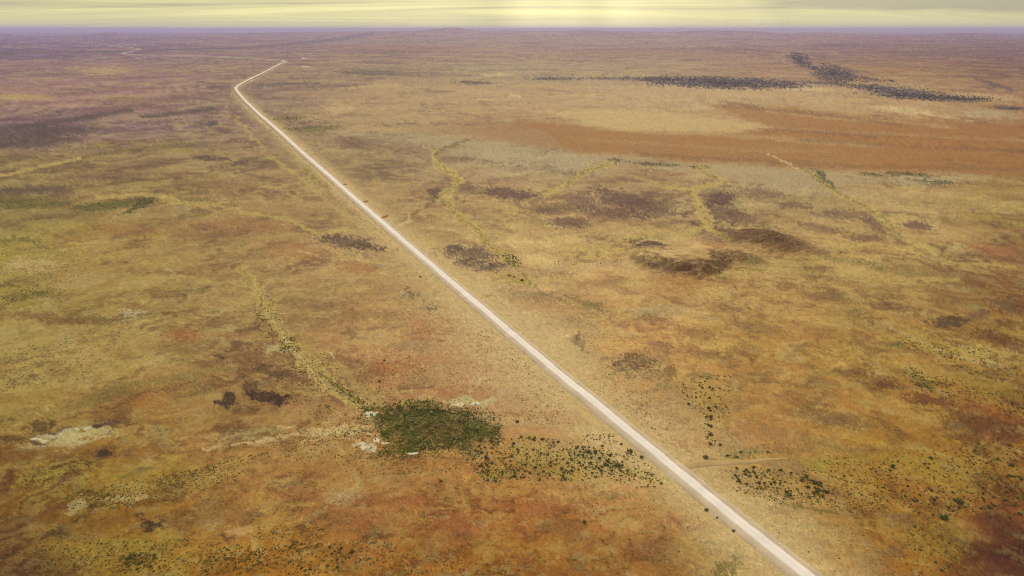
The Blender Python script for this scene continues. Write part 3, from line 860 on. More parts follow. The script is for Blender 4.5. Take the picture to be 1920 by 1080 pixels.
hill(1272, 480, 42, 52, 6.5, f_mesa, d_mesa, 301, 'flat-topped pale mesa with dark broken scarp right of the road')
hill(1446, 456, 36, 46, 11.0, f_ridge, d_ridge, 311, 'dark peaked stony hill, farthest right of the small hills')
hill(1388, 486, 26, 26, 7.0, f_ridge, d_ridge, 321, 'low dark rounded knoll just right of the flat-topped mesa')
hill(1386, 448, 24, 34, 5.0, f_ridge, d_ridge, 331, 'small low brown rise at the left foot of the peaked hill')


# ------------------------------------------------------------------ the road
def strip(name, line, profile, mat, lift=.0, worn=None, fade=0):
    """sweep a cross profile [(offset, height), ...] along a ground polyline"""
    P = np.asarray(line)
    # resample
    seg = np.linalg.norm(np.diff(P, axis=0), axis=1)
    s = np.concatenate([[0], np.cumsum(seg)])
    out = [0.0]
    while out[-1] < s[-1]:
        q = np.interp(out[-1], s, np.hypot(P[:, 0], P[:, 1]))
        out.append(out[-1] + max(1.5, q * .008))
    out[-1] = s[-1]
    out = np.array(out)
    x = np.interp(out, s, P[:, 0])
    y = np.interp(out, s, P[:, 1])
    tx, ty = np.gradient(x), np.gradient(y)
    ln = np.hypot(tx, ty) + 1e-9
    nx, ny = ty / ln, -tx / ln
    R = np.hypot(x, y)
    wob = .35 * fbm(out / 9, out * 0 + hash(name) % 7, 401, 3)
    V, Wn = [], []
    for oi, (off, hh) in enumerate(profile):
        edge = .0 if 0 < oi < len(profile) - 1 else 1.0
        edge = edge * (2.4 if 'shoulder' in name and abs(off) > 5 else 1.0)
        o2 = off * (1 - .7 * fade * (out / s[-1]) ** 2) + np.sign(off) * edge * wob
        hh = hh - .16 * fade * (out / s[-1]) ** 2
        xx = x + nx * o2
        yy = y + ny * o2
        zz = terrain(xx, yy) + lift + hh + R * .00065 + (.03 * fbm(xx / 3, yy / 3, 402, 2))
        V.append(np.stack([xx, yy, zz], 1))
        Wn.append(np.full(len(x), (worn or [0] * len(profile))[oi]))
    n, k = len(x), len(profile)
    V = np.stack(V, 1).reshape(-1, 3)
    Wn = np.stack(Wn, 1).ravel()
    i = np.arange(n - 1)[:, None] * k
    j = np.arange(k - 1)[None, :]
    f = np.stack([i + j, i + k + j, i + k + j + 1, i + j + 1], -1).reshape(-1, 4)[:, ::-1]
    me = mesh_np(name, V, f, [mat], smooth=True, attrs={'worn': ('FLOAT', Wn)})
    o = link(name, me)
    return tag(o, kind='structure')


strip('road', ROAD, [(-2.4, -.1), (-2.05, .22), (-1.6, .27), (-1.0, .30), (0, .34), (1.0, .30), (1.6, .27), (2.05, .22), (2.4, -.1)], MAT_ROAD, .34,
      [.0, .2, .8, 1, .55, 1, .8, .2, .0])
NEARROAD = ROAD
for side in (-1, 1):
    pr = [(2.2, .12), (2.9, .10), (3.6, .26), (4.1, .06), (4.7, -.06), (5.3, -.55)]
    pr = [(side * a, b) for a, b in pr]
    strip('road_shoulder', NEARROAD, pr if side > 0 else pr[::-1], MAT_SHOULDER, .26)
tx_, ty_ = ground_at([1262, 1300, 1350, 1400, 1440, 1475], [880, 873, 869, 867, 863, 861])
strip('track', catmull(tx_, ty_, 10), [(-2.2, -.3), (-1.5, .02), (-.6, .0), (0, .04), (.6, .0), (1.5, .02), (2.2, -.3)], MAT_TRACK, .10, None, 1)


# ------------------------------------------------------------------ earth banks of the mitre drains
def bank(u0, v0, u1, v1, wid, hgt, label):
    (xa, xb), (ya, yb) = ground_at([u0, u1], [v0, v1])
    L = math.hypot(xb - xa, yb - ya)
    n = 16
    t = np.linspace(0, 1, n)
    prof = np.array([-1, -.6, -.2, .2, .6, 1])
    hz = np.array([0, .55, 1, .95, .5, 0])
    nx, ny = (yb - ya) / L, -(xb - xa) / L
    V = []
    for k in range(n):
        e = min(1, 4 * t[k] + .05, 4 * (1 - t[k]) + .05)
        for q, hh in zip(prof, hz):
            w = wid * (.7 + .3 * e) * (1 + .2 * random.uniform(-1, 1))
            x = (t[k] - .5) * (xb - xa) + nx * q * w
            y = (t[k] - .5) * (yb - ya) + ny * q * w
            X, Y = x + (xa + xb) / 2, y + (ya + yb) / 2
            V.append((x, y, float(terrain(X, Y)) - .15 + hh * hgt * e * random.uniform(.8, 1.2)))
    m = len(prof)
    f = [(a * m + b, (a + 1) * m + b, (a + 1) * m + b + 1, a * m + b + 1) for a in range(n - 1) for b in range(m - 1)]
    me = mesh_np('earth_bank', V, np.array(f)[:, ::-1], [MAT_BANK], smooth=True)
    o = link('earth_bank', me)
    o.location = ((xa + xb) / 2, (ya + yb) / 2, 0)
    return tag(o, label, 'earth bank', 'banks of the roadside drains')


bank(641, 348, 650, 345, 2.0, 1.3, 'short red earth bank beside the road, farthest of three')
bank(677, 381, 691, 376, 2.0, 1.3, 'short red earth bank beside the road, middle of three')
bank(712, 411, 728, 404, 2.0, 1.3, 'short red earth bank beside the road, nearest of three')


# ------------------------------------------------------------------ chalky outcrops round the thicket
def outcrop(cu, cv, wpx, hpx, hgt, seed, label):
    gx, gy = ground_at(cu, cv)
    k = px_per_m(gx, gy)
    rx = wpx / k
    ry = hpx / (k * H / math.hypot(H, math.hypot(gx, gy)))
    n, m = 26, 7
    V = [(0, 0, 0)]
    for r in range(1, m + 1):
        for a in range(n):
            th = 2 * math.pi * a / n
            q = r / m
            w = 1 + .85 * float(fbm(np.array(1.9 * math.cos(th) + seed), np.array(1.9 * math.sin(th)), seed, 4, .65))
            V.append((rx * q * w * math.cos(th), ry * q * w * math.sin(th), q))
    V = np.array(V)
    q = V[:, 2].copy()
    X, Y = V[:, 0] + gx, V[:, 1] + gy
    V[:, 2] = terrain(X, Y) - .3 + (1 - q ** 3) * hgt * (.75 + .6 * fbm(X / 1.8, Y / 1.8, seed + 5, 3)) + .3 * (1 - sstep(.85, 1, q))
    f = [(0, 1 + a, 1 + (a + 1) % n, 1 + (a + 1) % n) for a in range(n)]
    tri = [(0, 1 + a, 1 + (a + 1) % n) for a in range(n)]
    for r in range(m - 1):
        for a in range(n):
            p0 = 1 + r * n + a
            p1 = 1 + r * n + (a + 1) % n
            tri += [(p0, p0 + n, p1 + n), (p0, p1 + n, p1)]
    me = mesh_np('rock_outcrop', V, tri, [MAT_CHALK])
    o = link('rock_outcrop', me)
    o.location = (gx, gy, 0)
    return tag(o, label, 'rock outcrop', 'chalky outcrops round the thicket')


outcrop(696, 777, 14, 5.5, .5, 501, 'white chalky outcrop at the upper left edge of the green thicket')
outcrop(706, 826, 8, 4, .35, 502, 'white chalky outcrop at the left edge of the thicket, beside orange soil')
outcrop(721, 832, 8, 2.2, .3, 503, 'thin white chalky ledge touching the thicket at lower left')
outcrop(681, 841, 7, 5, .3, 504, 'crumbled chalky patch farthest left below the thicket')
outcrop(775, 850, 11, 2.6, .3, 505, 'thin white chalky ledge under the lower edge of the thicket')
outcrop(892, 757, 9, 4, .3, 506, 'cream outcrop above the right half of the thicket')
outcrop(859, 760, 11, 3, .25, 507, 'low cream bank along the top edge of the thicket')
outcrop(752, 548.5, 3.2, 1.3, .7, 508, 'lone pale boulder on a dark stony spot left of the road')


# ------------------------------------------------------------------ shrubs
def ico():
    t = (1 + 5 ** .5) / 2
    v = np.array([(-1, t, 0), (1, t, 0), (-1, -t, 0), (1, -t, 0), (0, -1, t), (0, 1, t), (0, -1, -t), (0, 1, -t), (t, 0, -1), (t, 0, 1), (-t, 0, -1), (-t, 0, 1)], float)
    v /= np.linalg.norm(v[0])
    f = np.array([(0, 11, 5), (0, 5, 1), (0, 1, 7), (0, 7, 10), (0, 10, 11), (1, 5, 9), (5, 11, 4), (11, 10, 2), (10, 7, 6), (7, 1, 8),
                  (3, 9, 4), (3, 4, 2), (3, 2, 6), (3, 6, 8), (3, 8, 9), (4, 9, 5), (2, 4, 11), (6, 2, 10), (8, 6, 7), (9, 8, 1)])
    return v, f


ICO_V, ICO_F = ico()


def shrub_parts(seed, lobes=6, leaves=14, flat=.75):
    """unit shrub (radius about 1): leafy clumps on lobes, and a few stems"""
    r = np.random.default_rng(seed)
    V, Fc, n = [], [], 0
    SV, SF, sn = [], [], 0
    for i in range(lobes):
        a = 2 * math.pi * (i + r.uniform(-.3, .3)) / max(lobes - 1, 1)
        d = 0 if i == 0 else r.uniform(.35, .68)
        lr = r.uniform(.30, .46) if i else r.uniform(.42, .52)
        c = np.array([d * math.cos(a), d * math.sin(a), (flat * (.85 if i == 0 else r.uniform(.38, .75)))])
        core = ICO_V * lr * .78 * r.uniform(.75, 1.2, (12, 1)) * np.array([1, 1, .85]) + c
        V.append(core)
        Fc.append(ICO_F + n)
        n += 12
        for _ in range(leaves):
            q = r.normal(size=3)
            q /= np.linalg.norm(q)
            q[2] = abs(q[2]) * 1.0 - .25
            pos = c + q * lr * r.uniform(.75, 1.2)
            t1 = r.normal(size=3)
            t1 /= np.linalg.norm(t1)
            t2 = np.cross(t1, q)
            t2 /= (np.linalg.norm(t2) + 1e-6)
            sz = r.uniform(.10, .20)
            V.append(np.array([pos - t1 * sz, pos + t2 * sz * .7, pos + t1 * sz, pos - t2 * sz * .7]))
            Fc.append(np.array([(0, 1, 2), (0, 2, 3)]) + n)
            n += 4
        # stem from the root to the lobe
        w = .05
        b0 = np.array([.06 * math.cos(a), .06 * math.sin(a), -.12])
        ring0 = [b0 + w * np.array([math.cos(k), math.sin(k), 0]) for k in (0, 2.1, 4.2)]
        ring1 = [c + .5 * w * np.array([math.cos(k), math.sin(k), 0]) for k in (0, 2.1, 4.2)]
        SV.append(np.array(ring0 + ring1))
        SF.append(np.array([(0, 1, 4), (0, 4, 3), (1, 2, 5), (1, 5, 4), (2, 0, 3), (2, 3, 5)]) + sn)
        sn += 6
    return np.concatenate(V), np.concatenate(Fc), np.concatenate(SV), np.concatenate(SF)


BIG = []
SMALL = []
for q in range(8):
    fv, ff, sv, sf = shrub_parts(900 + q, 5 + q % 3, 14, .62 + .08 * (q % 3))
    BIG.append((mesh_np('foliage', fv, ff, [MAT_LEAF]), mesh_np('stem', sv, sf, [MAT_WOOD])))
    allv = np.concatenate([fv, sv])
    allf = np.concatenate([ff, sf + len(fv)])
    SMALL.append(mesh_np('shrub', allv, allf, [MAT_LEAF, MAT_WOOD], np.concatenate([np.zeros(len(ff)), np.ones(len(sf))])))
UNITS = []
for q in range(6):
    fv, ff, sv, sf = shrub_parts(950 + q, 3, 4, .62)
    UNITS.append((fv, ff))
TINY = []
for q in range(5):
    r = np.random.default_rng(970 + q)
    TINY.append((ICO_V * r.uniform(.75, 1.2, (12, 1)) * np.array([1, 1, .62]) + np.array([0, 0, .4]), ICO_F))


def scatter_mesh(name, pts, mat, units, tiny_below=None):
    """one mesh of many plants; pts rows: x, y, radius, tint, height factor"""
    Vs, Fs, Ts, n = [], [], [], 0
    pts = np.asarray(pts)
    which = RNG.integers(0, 1 << 20, len(pts))
    sets = [(units, np.ones(len(pts), bool))]
    if tiny_below is not None:
        ppm = pts[:, 2] * px_per_m(pts[:, 0], pts[:, 1])
        sets = [(units, ppm >= tiny_below), (TINY, ppm < tiny_below)]
    for us, sel in sets:
        for ui, (uv, uf) in enumerate(us):
            p = pts[sel & (which % len(us) == ui)]
            if not len(p):
                continue
            a = RNG.uniform(0, 2 * math.pi, len(p))
            ca, sa_ = np.cos(a), np.sin(a)
            sx = p[:, 2] * RNG.uniform(.8, 1.25, len(p))
            sy = p[:, 2] * RNG.uniform(.8, 1.25, len(p))
            X = uv[None, :, 0] * sx[:, None]
            Y = uv[None, :, 1] * sy[:, None]
            Z = uv[None, :, 2] * (p[:, 2] * p[:, 4])[:, None]
            gz = terrain(p[:, 0], p[:, 1])
            V = np.stack([X * ca[:, None] - Y * sa_[:, None] + p[:, 0:1], X * sa_[:, None] + Y * ca[:, None] + p[:, 1:2], Z + gz[:, None]], -1)
            f = uf[None] + (np.arange(len(p)) * len(uv))[:, None, None] + n
            Vs.append(V.reshape(-1, 3))
            Fs.append(f.reshape(-1, 3))
            Ts.append(np.repeat(p[:, 3], len(uv)))
            n += len(p) * len(uv)
    return link(name, mesh_np(name, np.concatenate(Vs), np.concatenate(Fs), [mat], attrs={'tint': ('FLOAT', np.concatenate(Ts))}))


# clusters: centre u, v, half sizes, tilt, count, radius px min/max, tint, region key
CLUSTERS = [
 (1010,862,135,38,4,330,2.0,5.2,.25,'scrub'),(1150,858,80,38,14,110,2.0,5.0,.15,'scrub'),(930,885,40,16,0,60,2.2,5,.3,'scrub'),(1180,890,60,20,20,60,2,5,.3,'scrub'),(1105,851,50,8,6,34,2.2,5,.1,'scrub'),
 (1460,905,90,22,10,120,2.2,6.0,.15,'belt'),(1440,900,38,13,20,26,2.2,4.8,.1,'belt'),(1400,860,60,12,-4,22,2.5,5.5,.1,'belt'),(1470,930,90,12,8,80,1.6,3.8,.35,'belt'),
 (1600,900,90,40,14,110,1.8,4.6,.35,'belt'),(1600,940,70,22,10,90,1.4,3.4,.6,'belt'),
 (1790,900,140,55,4,190,1.8,5.0,.75,'flat'),(1790,935,60,20,10,34,2.2,5.6,.45,'flat'),(1880,930,60,40,0,60,2.2,6,.7,'flat'),(1740,950,60,16,10,40,2,5,.6,'flat'),(1860,850,70,22,0,60,1.8,4.6,.7,'flat'),
 (1740,1040,50,45,20,50,1.8,5.0,.6,'foot'),
 (330,1045,160,34,0,200,1.8,4.6,.7,'corner'),(160,1040,120,30,0,100,1.8,4.6,.8,'corner'),(260,1050,30,16,0,30,3,6,.7,'corner'),(440,1050,50,26,0,90,2.0,4.6,.6,'corner'),
 (560,1050,90,30,0,190,1.8,4.8,.6,'bottom'),(680,1035,60,24,0,60,2.0,4.8,.5,'bottom'),(540,1000,70,16,0,90,1.4,3.2,.55,'bottom'),(760,1060,90,24,0,70,1.6,4.2,.55,'bottom'),(900,1060,120,20,0,40,1.4,3.2,.5,'bottom'),
 (300,915,150,24,-10,230,1.4,3.2,.5,'slope'),(170,935,60,16,-10,60,1.8,4.2,.6,'slope'),(110,890,70,18,-16,80,1.4,3.2,.6,'slope'),(430,868,70,8,-14,50,1.4,3.0,.5,'slope'),(360,890,60,10,-12,50,1.6,3.4,.45,'slope'),(220,940,40,14,0,40,1.8,3.6,.6,'slope'),
 (1325,745,48,30,30,60,2.0,5.0,.3,'ring'),(1335,800,14,44,0,22,2.4,5.5,.2,'ring'),(1340,705,30,6,0,16,1.6,3.2,.3,'ring'),
 (1740,655,60,9,14,50,1.5,3.6,.5,'rise'),(1830,680,90,26,16,90,1.6,4.2,.6,'rise'),(1800,735,90,20,16,90,1.7,4.4,.6,'rise'),(1725,710,34,12,36,50,1.5,3.4,.4,'rise'),(1900,770,30,14,20,20,2.4,5.5,.7,'rise'),
 (505,600,26,50,-24,150,1.0,2.6,.3,'creek'),(545,650,22,16,0,80,1.2,2.8,.25,'creek'),(600,700,40,34,30,190,1.0,2.6,.35,'creek'),(660,745,44,10,38,110,1.3,3.0,.2,'creek'),(640,790,60,24,20,110,1.2,2.8,.35,'creek'),(560,720,40,30,20,90,1.0,2.4,.4,'creek'),
 (620,822,110,12,-4,130,1.1,2.8,.35,'creek'),(590,850,90,20,0,80,1.2,3.0,.4,'creek'),(745,690,60,30,20,30,1.2,3.0,.3,'creek'),(700,720,40,16,30,40,1.0,2.4,.35,'creek'),
 (905,780,34,14,10,40,1.8,4.2,.3,'fringe'),(700,790,24,14,0,40,1.4,3.2,.3,'fringe'),(730,855,50,8,0,40,1.4,3.4,.3,'fringe'),(930,820,16,14,0,22,2,4.4,.35,'fringe'),(740,875,110,14,0,60,1.2,3,.4,'fringe'),
 (60,690,120,40,-6,260,.8,2.0,.3,'tiny'),(60,500,110,40,0,260,.7,1.7,.3,'tiny'),(60,553,60,10,-6,90,.8,2.0,.3,'tiny'),(180,640,60,20,0,70,.8,1.6,.4,'tiny'),
 (260,280,115,4,-8,120,.8,1.9,.2,'tiny'),(220,385,80,9,-6,260,.7,1.7,.1,'tiny'),(60,382,80,9,0,180,.7,1.6,.2,'tiny'),(265,384,30,9,-25,160,.8,2,.1,'tiny'),(380,380,60,5,4,40,.8,1.8,.2,'tiny'),(270,440,30,6,0,34,.8,1.8,.3,'tiny'),(360,440,60,10,0,30,.7,1.4,.3,'tiny'),
 (100,315,90,5,-12,50,.7,1.5,.3,'tiny'),(580,335,16,8,40,30,.8,1.7,.3,'tiny'),
 (960,488,18,9,30,90,1.0,2.2,.15,'tiny'),(918,462,12,10,50,30,.8,1.6,.3,'tiny'),(870,410,50,8,40,60,.6,1.3,.4,'tiny'),(822,310,6,14,0,30,.6,1.4,.3,'tiny'),(848,345,24,8,-30,50,.6,1.3,.4,'tiny'),
 (1095,323,50,6,-26,120,.7,1.7,.2,'tiny'),(1050,350,14,6,0,40,.7,1.6,.2,'tiny'),(1290,362,20,4,0,24,.7,1.6,.3,'tiny'),(1330,328,32,4,28,60,.7,1.8,.1,'tiny'),(1540,335,30,8,34,160,.7,1.8,.1,'tiny'),(1610,382,50,5,28,50,.6,1.4,.3,'tiny'),(1690,435,30,5,40,20,.8,1.7,.3,'tiny'),
 (1390,488,50,4,12,44,.9,2.0,.2,'tiny'),(1300,480,130,30,0,20,.8,1.8,.3,'tiny'),(1100,492,60,5,0,24,.9,2.0,.3,'tiny'),(1360,500,60,12,10,16,1.0,2.2,.3,'tiny'),
 (1160,680,60,70,40,70,.8,2.0,.35,'tiny'),(1010,700,40,60,-40,90,.8,2.0,.35,'tiny'),(1230,780,50,40,40,50,.8,2.2,.35,'tiny'),(940,630,50,40,30,60,.6,1.5,.35,'tiny'),(1010,770,50,30,20,50,1.0,2.6,.3,'tiny'),(1340,940,80,16,38,30,1.0,2.6,.4,'tiny'),
 (1000,930,220,40,4,70,.9,2.2,.5,'tiny'),(1100,1000,220,60,0,60,.8,2.0,.5,'tiny'),(600,930,200,40,0,70,.9,2.0,.5,'tiny'),(1400,680,220,70,10,60,.8,1.8,.5,'tiny'),(1560,580,260,60,0,50,.7,1.6,.5,'tiny'),(300,660,280,90,-4,120,.7,1.6,.5,'tiny'),
 (700,620,200,60,0,40,.8,1.8,.4,'tiny'),(1500,1000,160,50,20,40,1.0,2.0,.5,'tiny'),(200,820,200,50,0,60,.8,1.8,.5,'tiny'),(1450,560,300,40,0,30,.8,1.6,.4,'tiny'),(860,700,60,26,0,12,1.6,3.0,.2,'creek'),
]
LABELS = {
 'scrub': ('dark green shrub in scrub between thicket and road', 'shrubs crowded between thicket and road'),
 'belt': ('dark shrub in belt below the side track', 'shrubs in the belt right of the road'),
 'flat': ('dark rusty shrub on yellow flat at right', 'shrubs on the yellow flat at right'),
 'foot': ('dark shrub near the bottom right corner beside the dark red soil', 'shrubs near the bottom right corner'),
 'corner': ('rusty shrub on yellowish ground of bottom left corner', 'shrubs of the bottom left corner'),
 'bottom': ('olive brown shrub along the bottom edge left of centre', 'shrubs along the bottom edge'),
 'slope': ('small olive shrub on the mottled yellow slope at lower left, below the salt pan', 'shrubs below the salt pan'),
 'ring': ('round green shrub in the loose ring right of the road, above the side track', 'shrubs of the loose ring'),
 'rise': ('dark shrub in the slanting rows near the right edge, above the dark red patches', 'shrubs of the slanting rows at right'),
 'creek': ('small green shrub along the dry creek running down into the thicket', 'shrubs of the dry creek above the thicket'),
 'fringe': ('green shrub on the ragged fringe of the dense thicket', 'shrubs fringing the thicket'),
}
ZONES = {
 'scrub': [(950, 'at its thicket end'), (1020, 'left of its middle'), (1090, 'at its middle'), (1150, 'right of its middle'), (9999, 'at its road end')],
 'belt': [(1420, 'nearest the road'), (1500, 'at its dense middle'), (1580, 'past its middle'), (9999, 'at its far right end')],
 'flat': [(1740, 'on its left side'), (1800, 'at its middle'), (1860, 'right of its middle'), (9999, 'by the frame')],
 'corner': [(200, 'near the frame'), (340, 'at its middle'), (9999, 'on its right side')],
 'bottom': [(560, 'at the left'), (680, 'in the middle'), (9999, 'at the right')],
}
# shrubs that stand out on their own: u, v, radius px, height factor, label
SINGLE = [
 (1182,848,8.5,1.0,'large round dark bush touching the left shoulder of the road beside the scrub'),
 (1203,859,6.0,.9,'dark bush just below the largest roadside bush, left of the road'),
 (1160,875,12,.55,'long low dark green bush in the grassy green patch left of the road'),
 (1325,957,6.0,.9,'dark lone bush hugging the left edge of the road near bottom'),
 (1345,971,3.5,.9,'small bush under the lone bush at the left road edge near bottom'),
 (1376,996,5.0,.8,'dark bush at the left foot of the road, nearest the bottom edge'),
 (1096,982,5.5,1.3,'lone upright dark green bush on bare red ground below the scrub'),
 (661,1037,5.5,1.0,'isolated round dark bush on bare orange soil near bottom, left of centre'),
 (827,902,4.5,.9,'lone dark bush on orange soil below the thicket'),
 (901,825,8.0,.8,'broad dark bush at the right end of the thicket on orange soil'),
 (1333,781,5.5,1.0,'largest green bush at the lower side of the loose ring'),
 (1329,764,5.0,1.0,'green bush just above the largest bush of the loose ring'),
 (1333,799,5.0,1.0,'green bush alone below the loose ring of shrubs'),
 (1323,860,6.5,.9,'dark bush above the side track, nearest to the road'),
 (1350,834,4.5,1.1,'upright green bush on the stem of shrubs leading to the side track'),
 (1512,894,6.0,.9,'round dark bush standing clear at the middle of the right belt'),
 (1515,914,6.0,.9,'dark bush on the lower side of the right belt'),
 (1770,972,11,.7,'largest dark bush of all, low and wide, on the right flat'),
 (1798,942,10,1.0,'tall dark clump of bush on the right flat'),
 (1674,875,7.5,1.0,'dark double bush at the upper left of the right flat'),
 (1745,859,5.5,.9,'dark bush standing clear high on the right flat'),
 (1897,872,6.0,.9,'dark bush near the right edge, high on the flat'),
 (1912,962,6.5,.9,'dark bush at the right edge of the picture, low on the flat'),
 (1855,950,7.0,.8,'dark bush between the tall clump and the right edge'),
 (1715,988,4.5,1.0,'small lone bush below the wide bush of the right flat'),
 (970,792,5.0,.8,'dark green bush on reddish ground between thicket and road'),
 (712,715,4.0,.8,'dark green bush above the thicket, left end of a loose group'),
 (721,676,3.2,.9,'lone small dark bush on red soil above the thicket, upper of the loose group'),
 (955,517,4.2,.7,'dark shrub on the small yellow-green patch at the end of the upper creek, leftmost'),
 (979,526,4.5,.7,'dark shrub on the small yellow-green patch at the end of the upper creek, lowest'),
 (964,519.5,3.4,.7,'middle dark shrub of the small yellow-green patch at the end of the upper creek'),
 (1526,472,4.6,.6,'lone dark bush below the peaked hill, on yellow ground'),
 (1577,473,3.6,.6,'second lone dark bush right of the peaked hill'),
 (97,696,2.8,.9,'lone dark bush on the pale yellow ground at left'),
 (788,519,3.0,.7,'dark shrub on the green spot left of the road, beyond the thicket'),
]

SAMPLES = []        # u, v, rpx, tint, key


def clump(u, v):
    x, y = ground_at(u, v)
    az = np.arctan2(x, y)
    b = np.log(np.hypot(x, y))
    return fbm(az * 55, b * 55, 611, 3, .6)


for (cu, cv, rx, ry, ang, n, r0, r1, tint, key) in CLUSTERS:
    n = int(n * (.9 if cv < 480 else 1.0) * {'scrub': 2.0, 'belt': 1.9, 'flat': 1.9, 'corner': 1.7, 'bottom': 1.7, 'slope': 2.0, 'creek': 1.7, 'rise': 1.8}.get(key, 2.0 if cv > 480 else .8))
    m = n * 3
    t = RNG.uniform(0, 2 * math.pi, m)
    q = np.sqrt(RNG.uniform(0, 1, m)) * 1.08
    ex, ey = q * np.cos(t) * rx, q * np.sin(t) * ry
    ca, sa_ = math.cos(rad(ang)), math.sin(rad(ang))
    u = cu + ex * ca - ey * sa_
    v = cv + ex * sa_ + ey * ca
    sc = clump(u, v) + RNG.normal(0, 1.1, m)
    keep = np.argsort(-sc)[:n]
    for k in keep:
        r = .70 * (r0 + (r1 - r0) * RNG.uniform() ** 2.6)
        SAMPLES.append((u[k], v[k], r, float(np.clip(tint + RNG.normal(0, .22), 0, 1)), key))

# keep the road and the track clear
pu = np.array([s[0] for s in SAMPLES])
pv = np.array([s[1] for s in SAMPLES])
gx, gy = ground_at(pu, pv)
rd = dist_poly(gx, gy, ROAD[::3])
tk = dist_poly(gx, gy, np.stack([tx_, ty_], 1))
gr = np.array([s[2] for s in SAMPLES]) / px_per_m(gx, gy)
ok = (rd > 6.6 + gr) & (tk > 1.8 + gr)
SHR = [(gx[i], gy[i], gr[i], SAMPLES[i][3], SAMPLES[i][4], SAMPLES[i][2]) for i in range(len(SAMPLES)) if ok[i]]


def in_view(s):
    u, v = chart(np.array(s[0]), np.array(s[1]))
    return 4 < u < 1916 and v < 1074


cand = sorted([s for s in SHR if s[4] in LABELS and in_view(s)], key=lambda s: -s[5])
NIND = 298 - len(SINGLE)
ind = cand[:NIND]
ids = set(id(s) for s in ind)
rest = [s for s in SHR if id(s) not in ids]

for k, (u, v, rp, hf, lab) in enumerate(SINGLE):
    x, y = [float(q) for q in ground_at(u, v)]
    r = .86 * rp / float(px_per_m(x, y))
    root = bpy.data.objects.new('shrub', None)
    root.empty_display_size = .3
    COL.objects.link(root)
    root.location = (x, y, float(terrain(x, y)))
    root.rotation_euler = (0, 0, (k * 2.4) % 6.28 if hf > .6 else .05)
    root.scale = (r, r * (.55 if hf < .6 else 1), r * hf)
    tag(root, lab, 'shrub', 'shrubs that stand out on their own')
    fm, sm = BIG[k % 8]
    link('foliage', fm, root)
    link('stem', sm, root)
for k, s in enumerate(ind):
    o = bpy.data.objects.new('shrub', SMALL[k % 8])
    COL.objects.link(o)
    x, y = float(s[0]), float(s[1])
    o.location = (x, y, float(terrain(x, y)))
    o.rotation_euler = (0, 0, random.uniform(0, 6.28))
    o.scale = (s[2] * random.uniform(.8, 1.25), s[2] * random.uniform(.8, 1.25), s[2] * random.uniform(.7, 1.0))
    lab, grp = LABELS[s[4]]
    pu_, pv_ = chart(np.array(s[0]), np.array(s[1]))
    zone = [ph for lim, ph in ZONES.get(s[4], [(9999, '')]) if float(pu_) < lim][0]
    size = 'large' if s[5] > 3.0 else 'small'
    tag(o, (size + ' ' + lab + (', ' + zone if zone else '')), 'shrub', grp + (' ' + zone if zone else '') + ', ' + size)

o = scatter_mesh('low_scrub', [(s[0], s[1], s[2], s[3], RNG.uniform(.65, 1.0)) for s in rest], MAT_LEAFS, UNITS, 1.5)
tag(o, 'small dark shrubs and tufts sprinkled over the whole plain', 'scrub', kind='stuff')

# ------------------------------------------------------------------ the dense thicket
THK = np.array([(676,775),(688,762),(705,768),(742,760),(750,755),(775,752),(800,750),(812,752),(824,764),(850,768),(880,770),(890,782),(905,788),(925,795),(936,806),
                (930,818),(905,815),(890,820),(878,838),(850,843),(820,845),(790,846),(760,850),(735,856),(705,856),(722,840),(735,832),(715,822),(712,806),(735,796),(712,790),(700,778)], float)


uu = RNG.uniform(670, 945, 9000)
vv = RNG.uniform(748, 860, 9000)
jit = 5 * fbm(uu / 14, vv / 9, 701, 3)
ed = dist_poly(uu + jit, vv + .6 * jit, [tuple(p) for p in THK] + [tuple(THK[0])])
ins = inside(uu + jit, vv + .6 * jit, THK)
gap = fbm(uu / 11, vv / 6, 703, 3)
k = (ins & (RNG.uniform(size=len(uu)) < .35 + ed / 7) & (gap > -.42)) | (~ins & (RNG.uniform(size=len(uu)) < .45 * np.exp(-ed / 6)))
uu, vv = uu[k], vv[k]
tone = .40 + .9 * fbm(uu / 30, vv / 15, 705, 3) + .35 * sstep(60, 10, np.hypot(uu - 745, (vv - 825) * 1.6))
brown = sstep(62, 18, np.hypot((uu - 845), (vv - 812) * 1.9))
tint = np.clip(np.where(RNG.uniform(size=len(uu)) < brown * .5, RNG.uniform(.75, 1, len(uu)), .05 + .6 * np.clip(tone, 0, 1) + RNG.normal(0, .12, len(uu))), 0, 1)
x, y = ground_at(uu, vv)
rr = RNG.uniform(1.0, 2.6, len(uu)) / px_per_m(x, y)
o = scatter_mesh('thicket', np.stack([x, y, rr, tint, RNG.uniform(.6, 1.3, len(uu)) * (1 + .9 * np.clip(fbm(uu / 16, vv / 9, 707, 2), -.5, 1))], 1), MAT_THICK, UNITS)
tag(o, 'dense dark green thicket filling a hollow left of the road', 'thicket', kind='stuff')

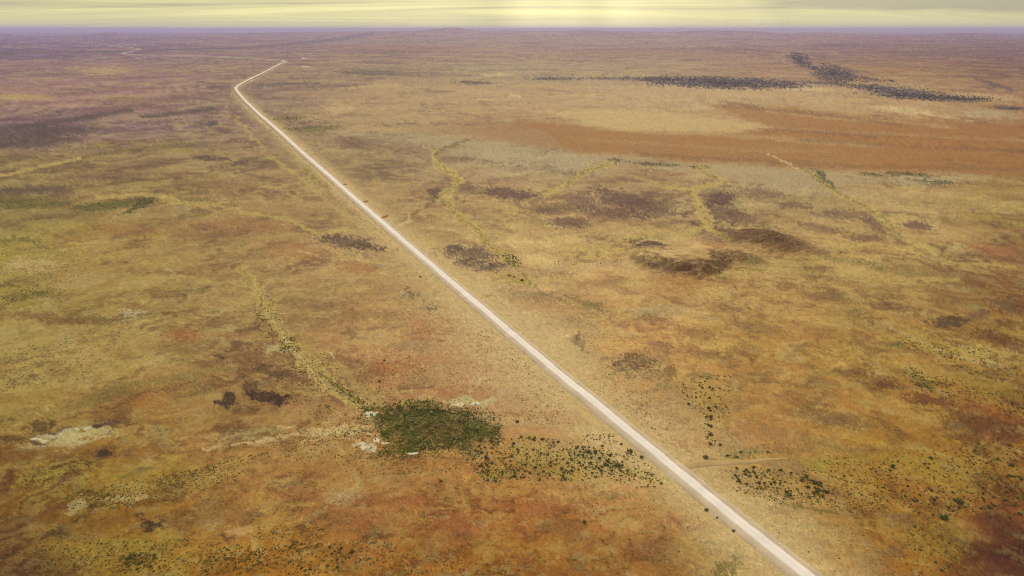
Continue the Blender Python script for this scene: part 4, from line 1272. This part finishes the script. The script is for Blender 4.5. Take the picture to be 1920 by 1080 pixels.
# ------------------------------------------------------------------ dark woodland along the far watercourse
WOOD = [(1350,155,110,9,2,1300),(1240,148,50,4,0,160),(1440,158,60,5,2,160),(1500,113,18,10,20,260),(1495,105,16,4,0,60),(1525,128,30,4,20,80),(1560,138,28,14,10,420),(1590,140,34,8,16,200),(1620,147,24,3,10,50),
        (1565,152,50,3,0,90),(1640,165,60,5,8,220),(1680,178,50,4,6,180),(1730,180,60,7,3,420),(1790,184,60,6,2,360),(1830,186,24,4,4,70),(1670,152,16,5,20,40),(1700,166,50,4,6,90),(1560,160,80,3,4,60),
        (1900,203,36,3,2,70),(1870,160,40,3,16,40),(1130,147,50,2,0,50),(1040,148,40,2,0,50),(890,155,34,2,2,40),(1450,98,60,2,0,20),
        (560,241,60,3,-4,60),(540,222,30,3,0,30),(1705,326,34,3,4,60),(1640,327,30,3,4,40),(1750,340,40,3,6,50),(1230,307,60,2,4,50)]
pts = []
for (cu, cv, rx, ry, ang, n) in WOOD:
    n = int(n * 1.5)
    t = RNG.uniform(0, 2 * math.pi, n)
    q = RNG.uniform(0, 1, n) ** .8 * 1.35
    ex, ey = q * np.cos(t) * rx, q * np.sin(t) * ry
    ca, sa_ = math.cos(rad(ang)), math.sin(rad(ang))
    u = cu + ex * ca - ey * sa_
    v = cv + ex * sa_ + ey * ca
    x, y = ground_at(u, v)
    r = RNG.uniform(.6, 1.5, n) / px_per_m(x, y)
    for i in range(n):
        pts.append((x[i], y[i], r[i], RNG.uniform(0, 1), RNG.uniform(.4, .75)))
o = scatter_mesh('woodland', pts, MAT_FAR, TINY)
tag(o, 'dark woodland strung along the far watercourse', 'woodland', kind='stuff')

# ------------------------------------------------------------------ the air
hb = 96000.0
lo, hi = -40.0, 236.0
V = [(-hb, -hb, lo), (hb, -hb, lo), (hb, hb, lo), (-hb, hb, lo), (-hb, -hb, hi), (hb, -hb, hi), (hb, hb, hi), (-hb, hb, hi)]
Fb = [(0, 3, 2, 1), (4, 5, 6, 7), (0, 1, 5, 4), (1, 2, 6, 5), (2, 3, 7, 6), (3, 0, 4, 7)]
hm = bpy.data.materials.new('haze')
hm.use_nodes = True
ht = hm.node_tree
ht.nodes.clear()
pv_ = N(ht, 'ShaderNodeVolumePrincipled')
pv_.inputs['Color'].default_value = (.63, .59, .98, 1)
pv_.inputs['Density'].default_value = 4.5e-5
pv_.inputs['Anisotropy'].default_value = 0.0
ho = N(ht, 'ShaderNodeOutputMaterial')
ht.links.new(pv_.outputs[0], ho.inputs['Volume'])
o = link('haze', mesh_np('haze', V, Fb, [hm]))
tag(o, kind='stuff')
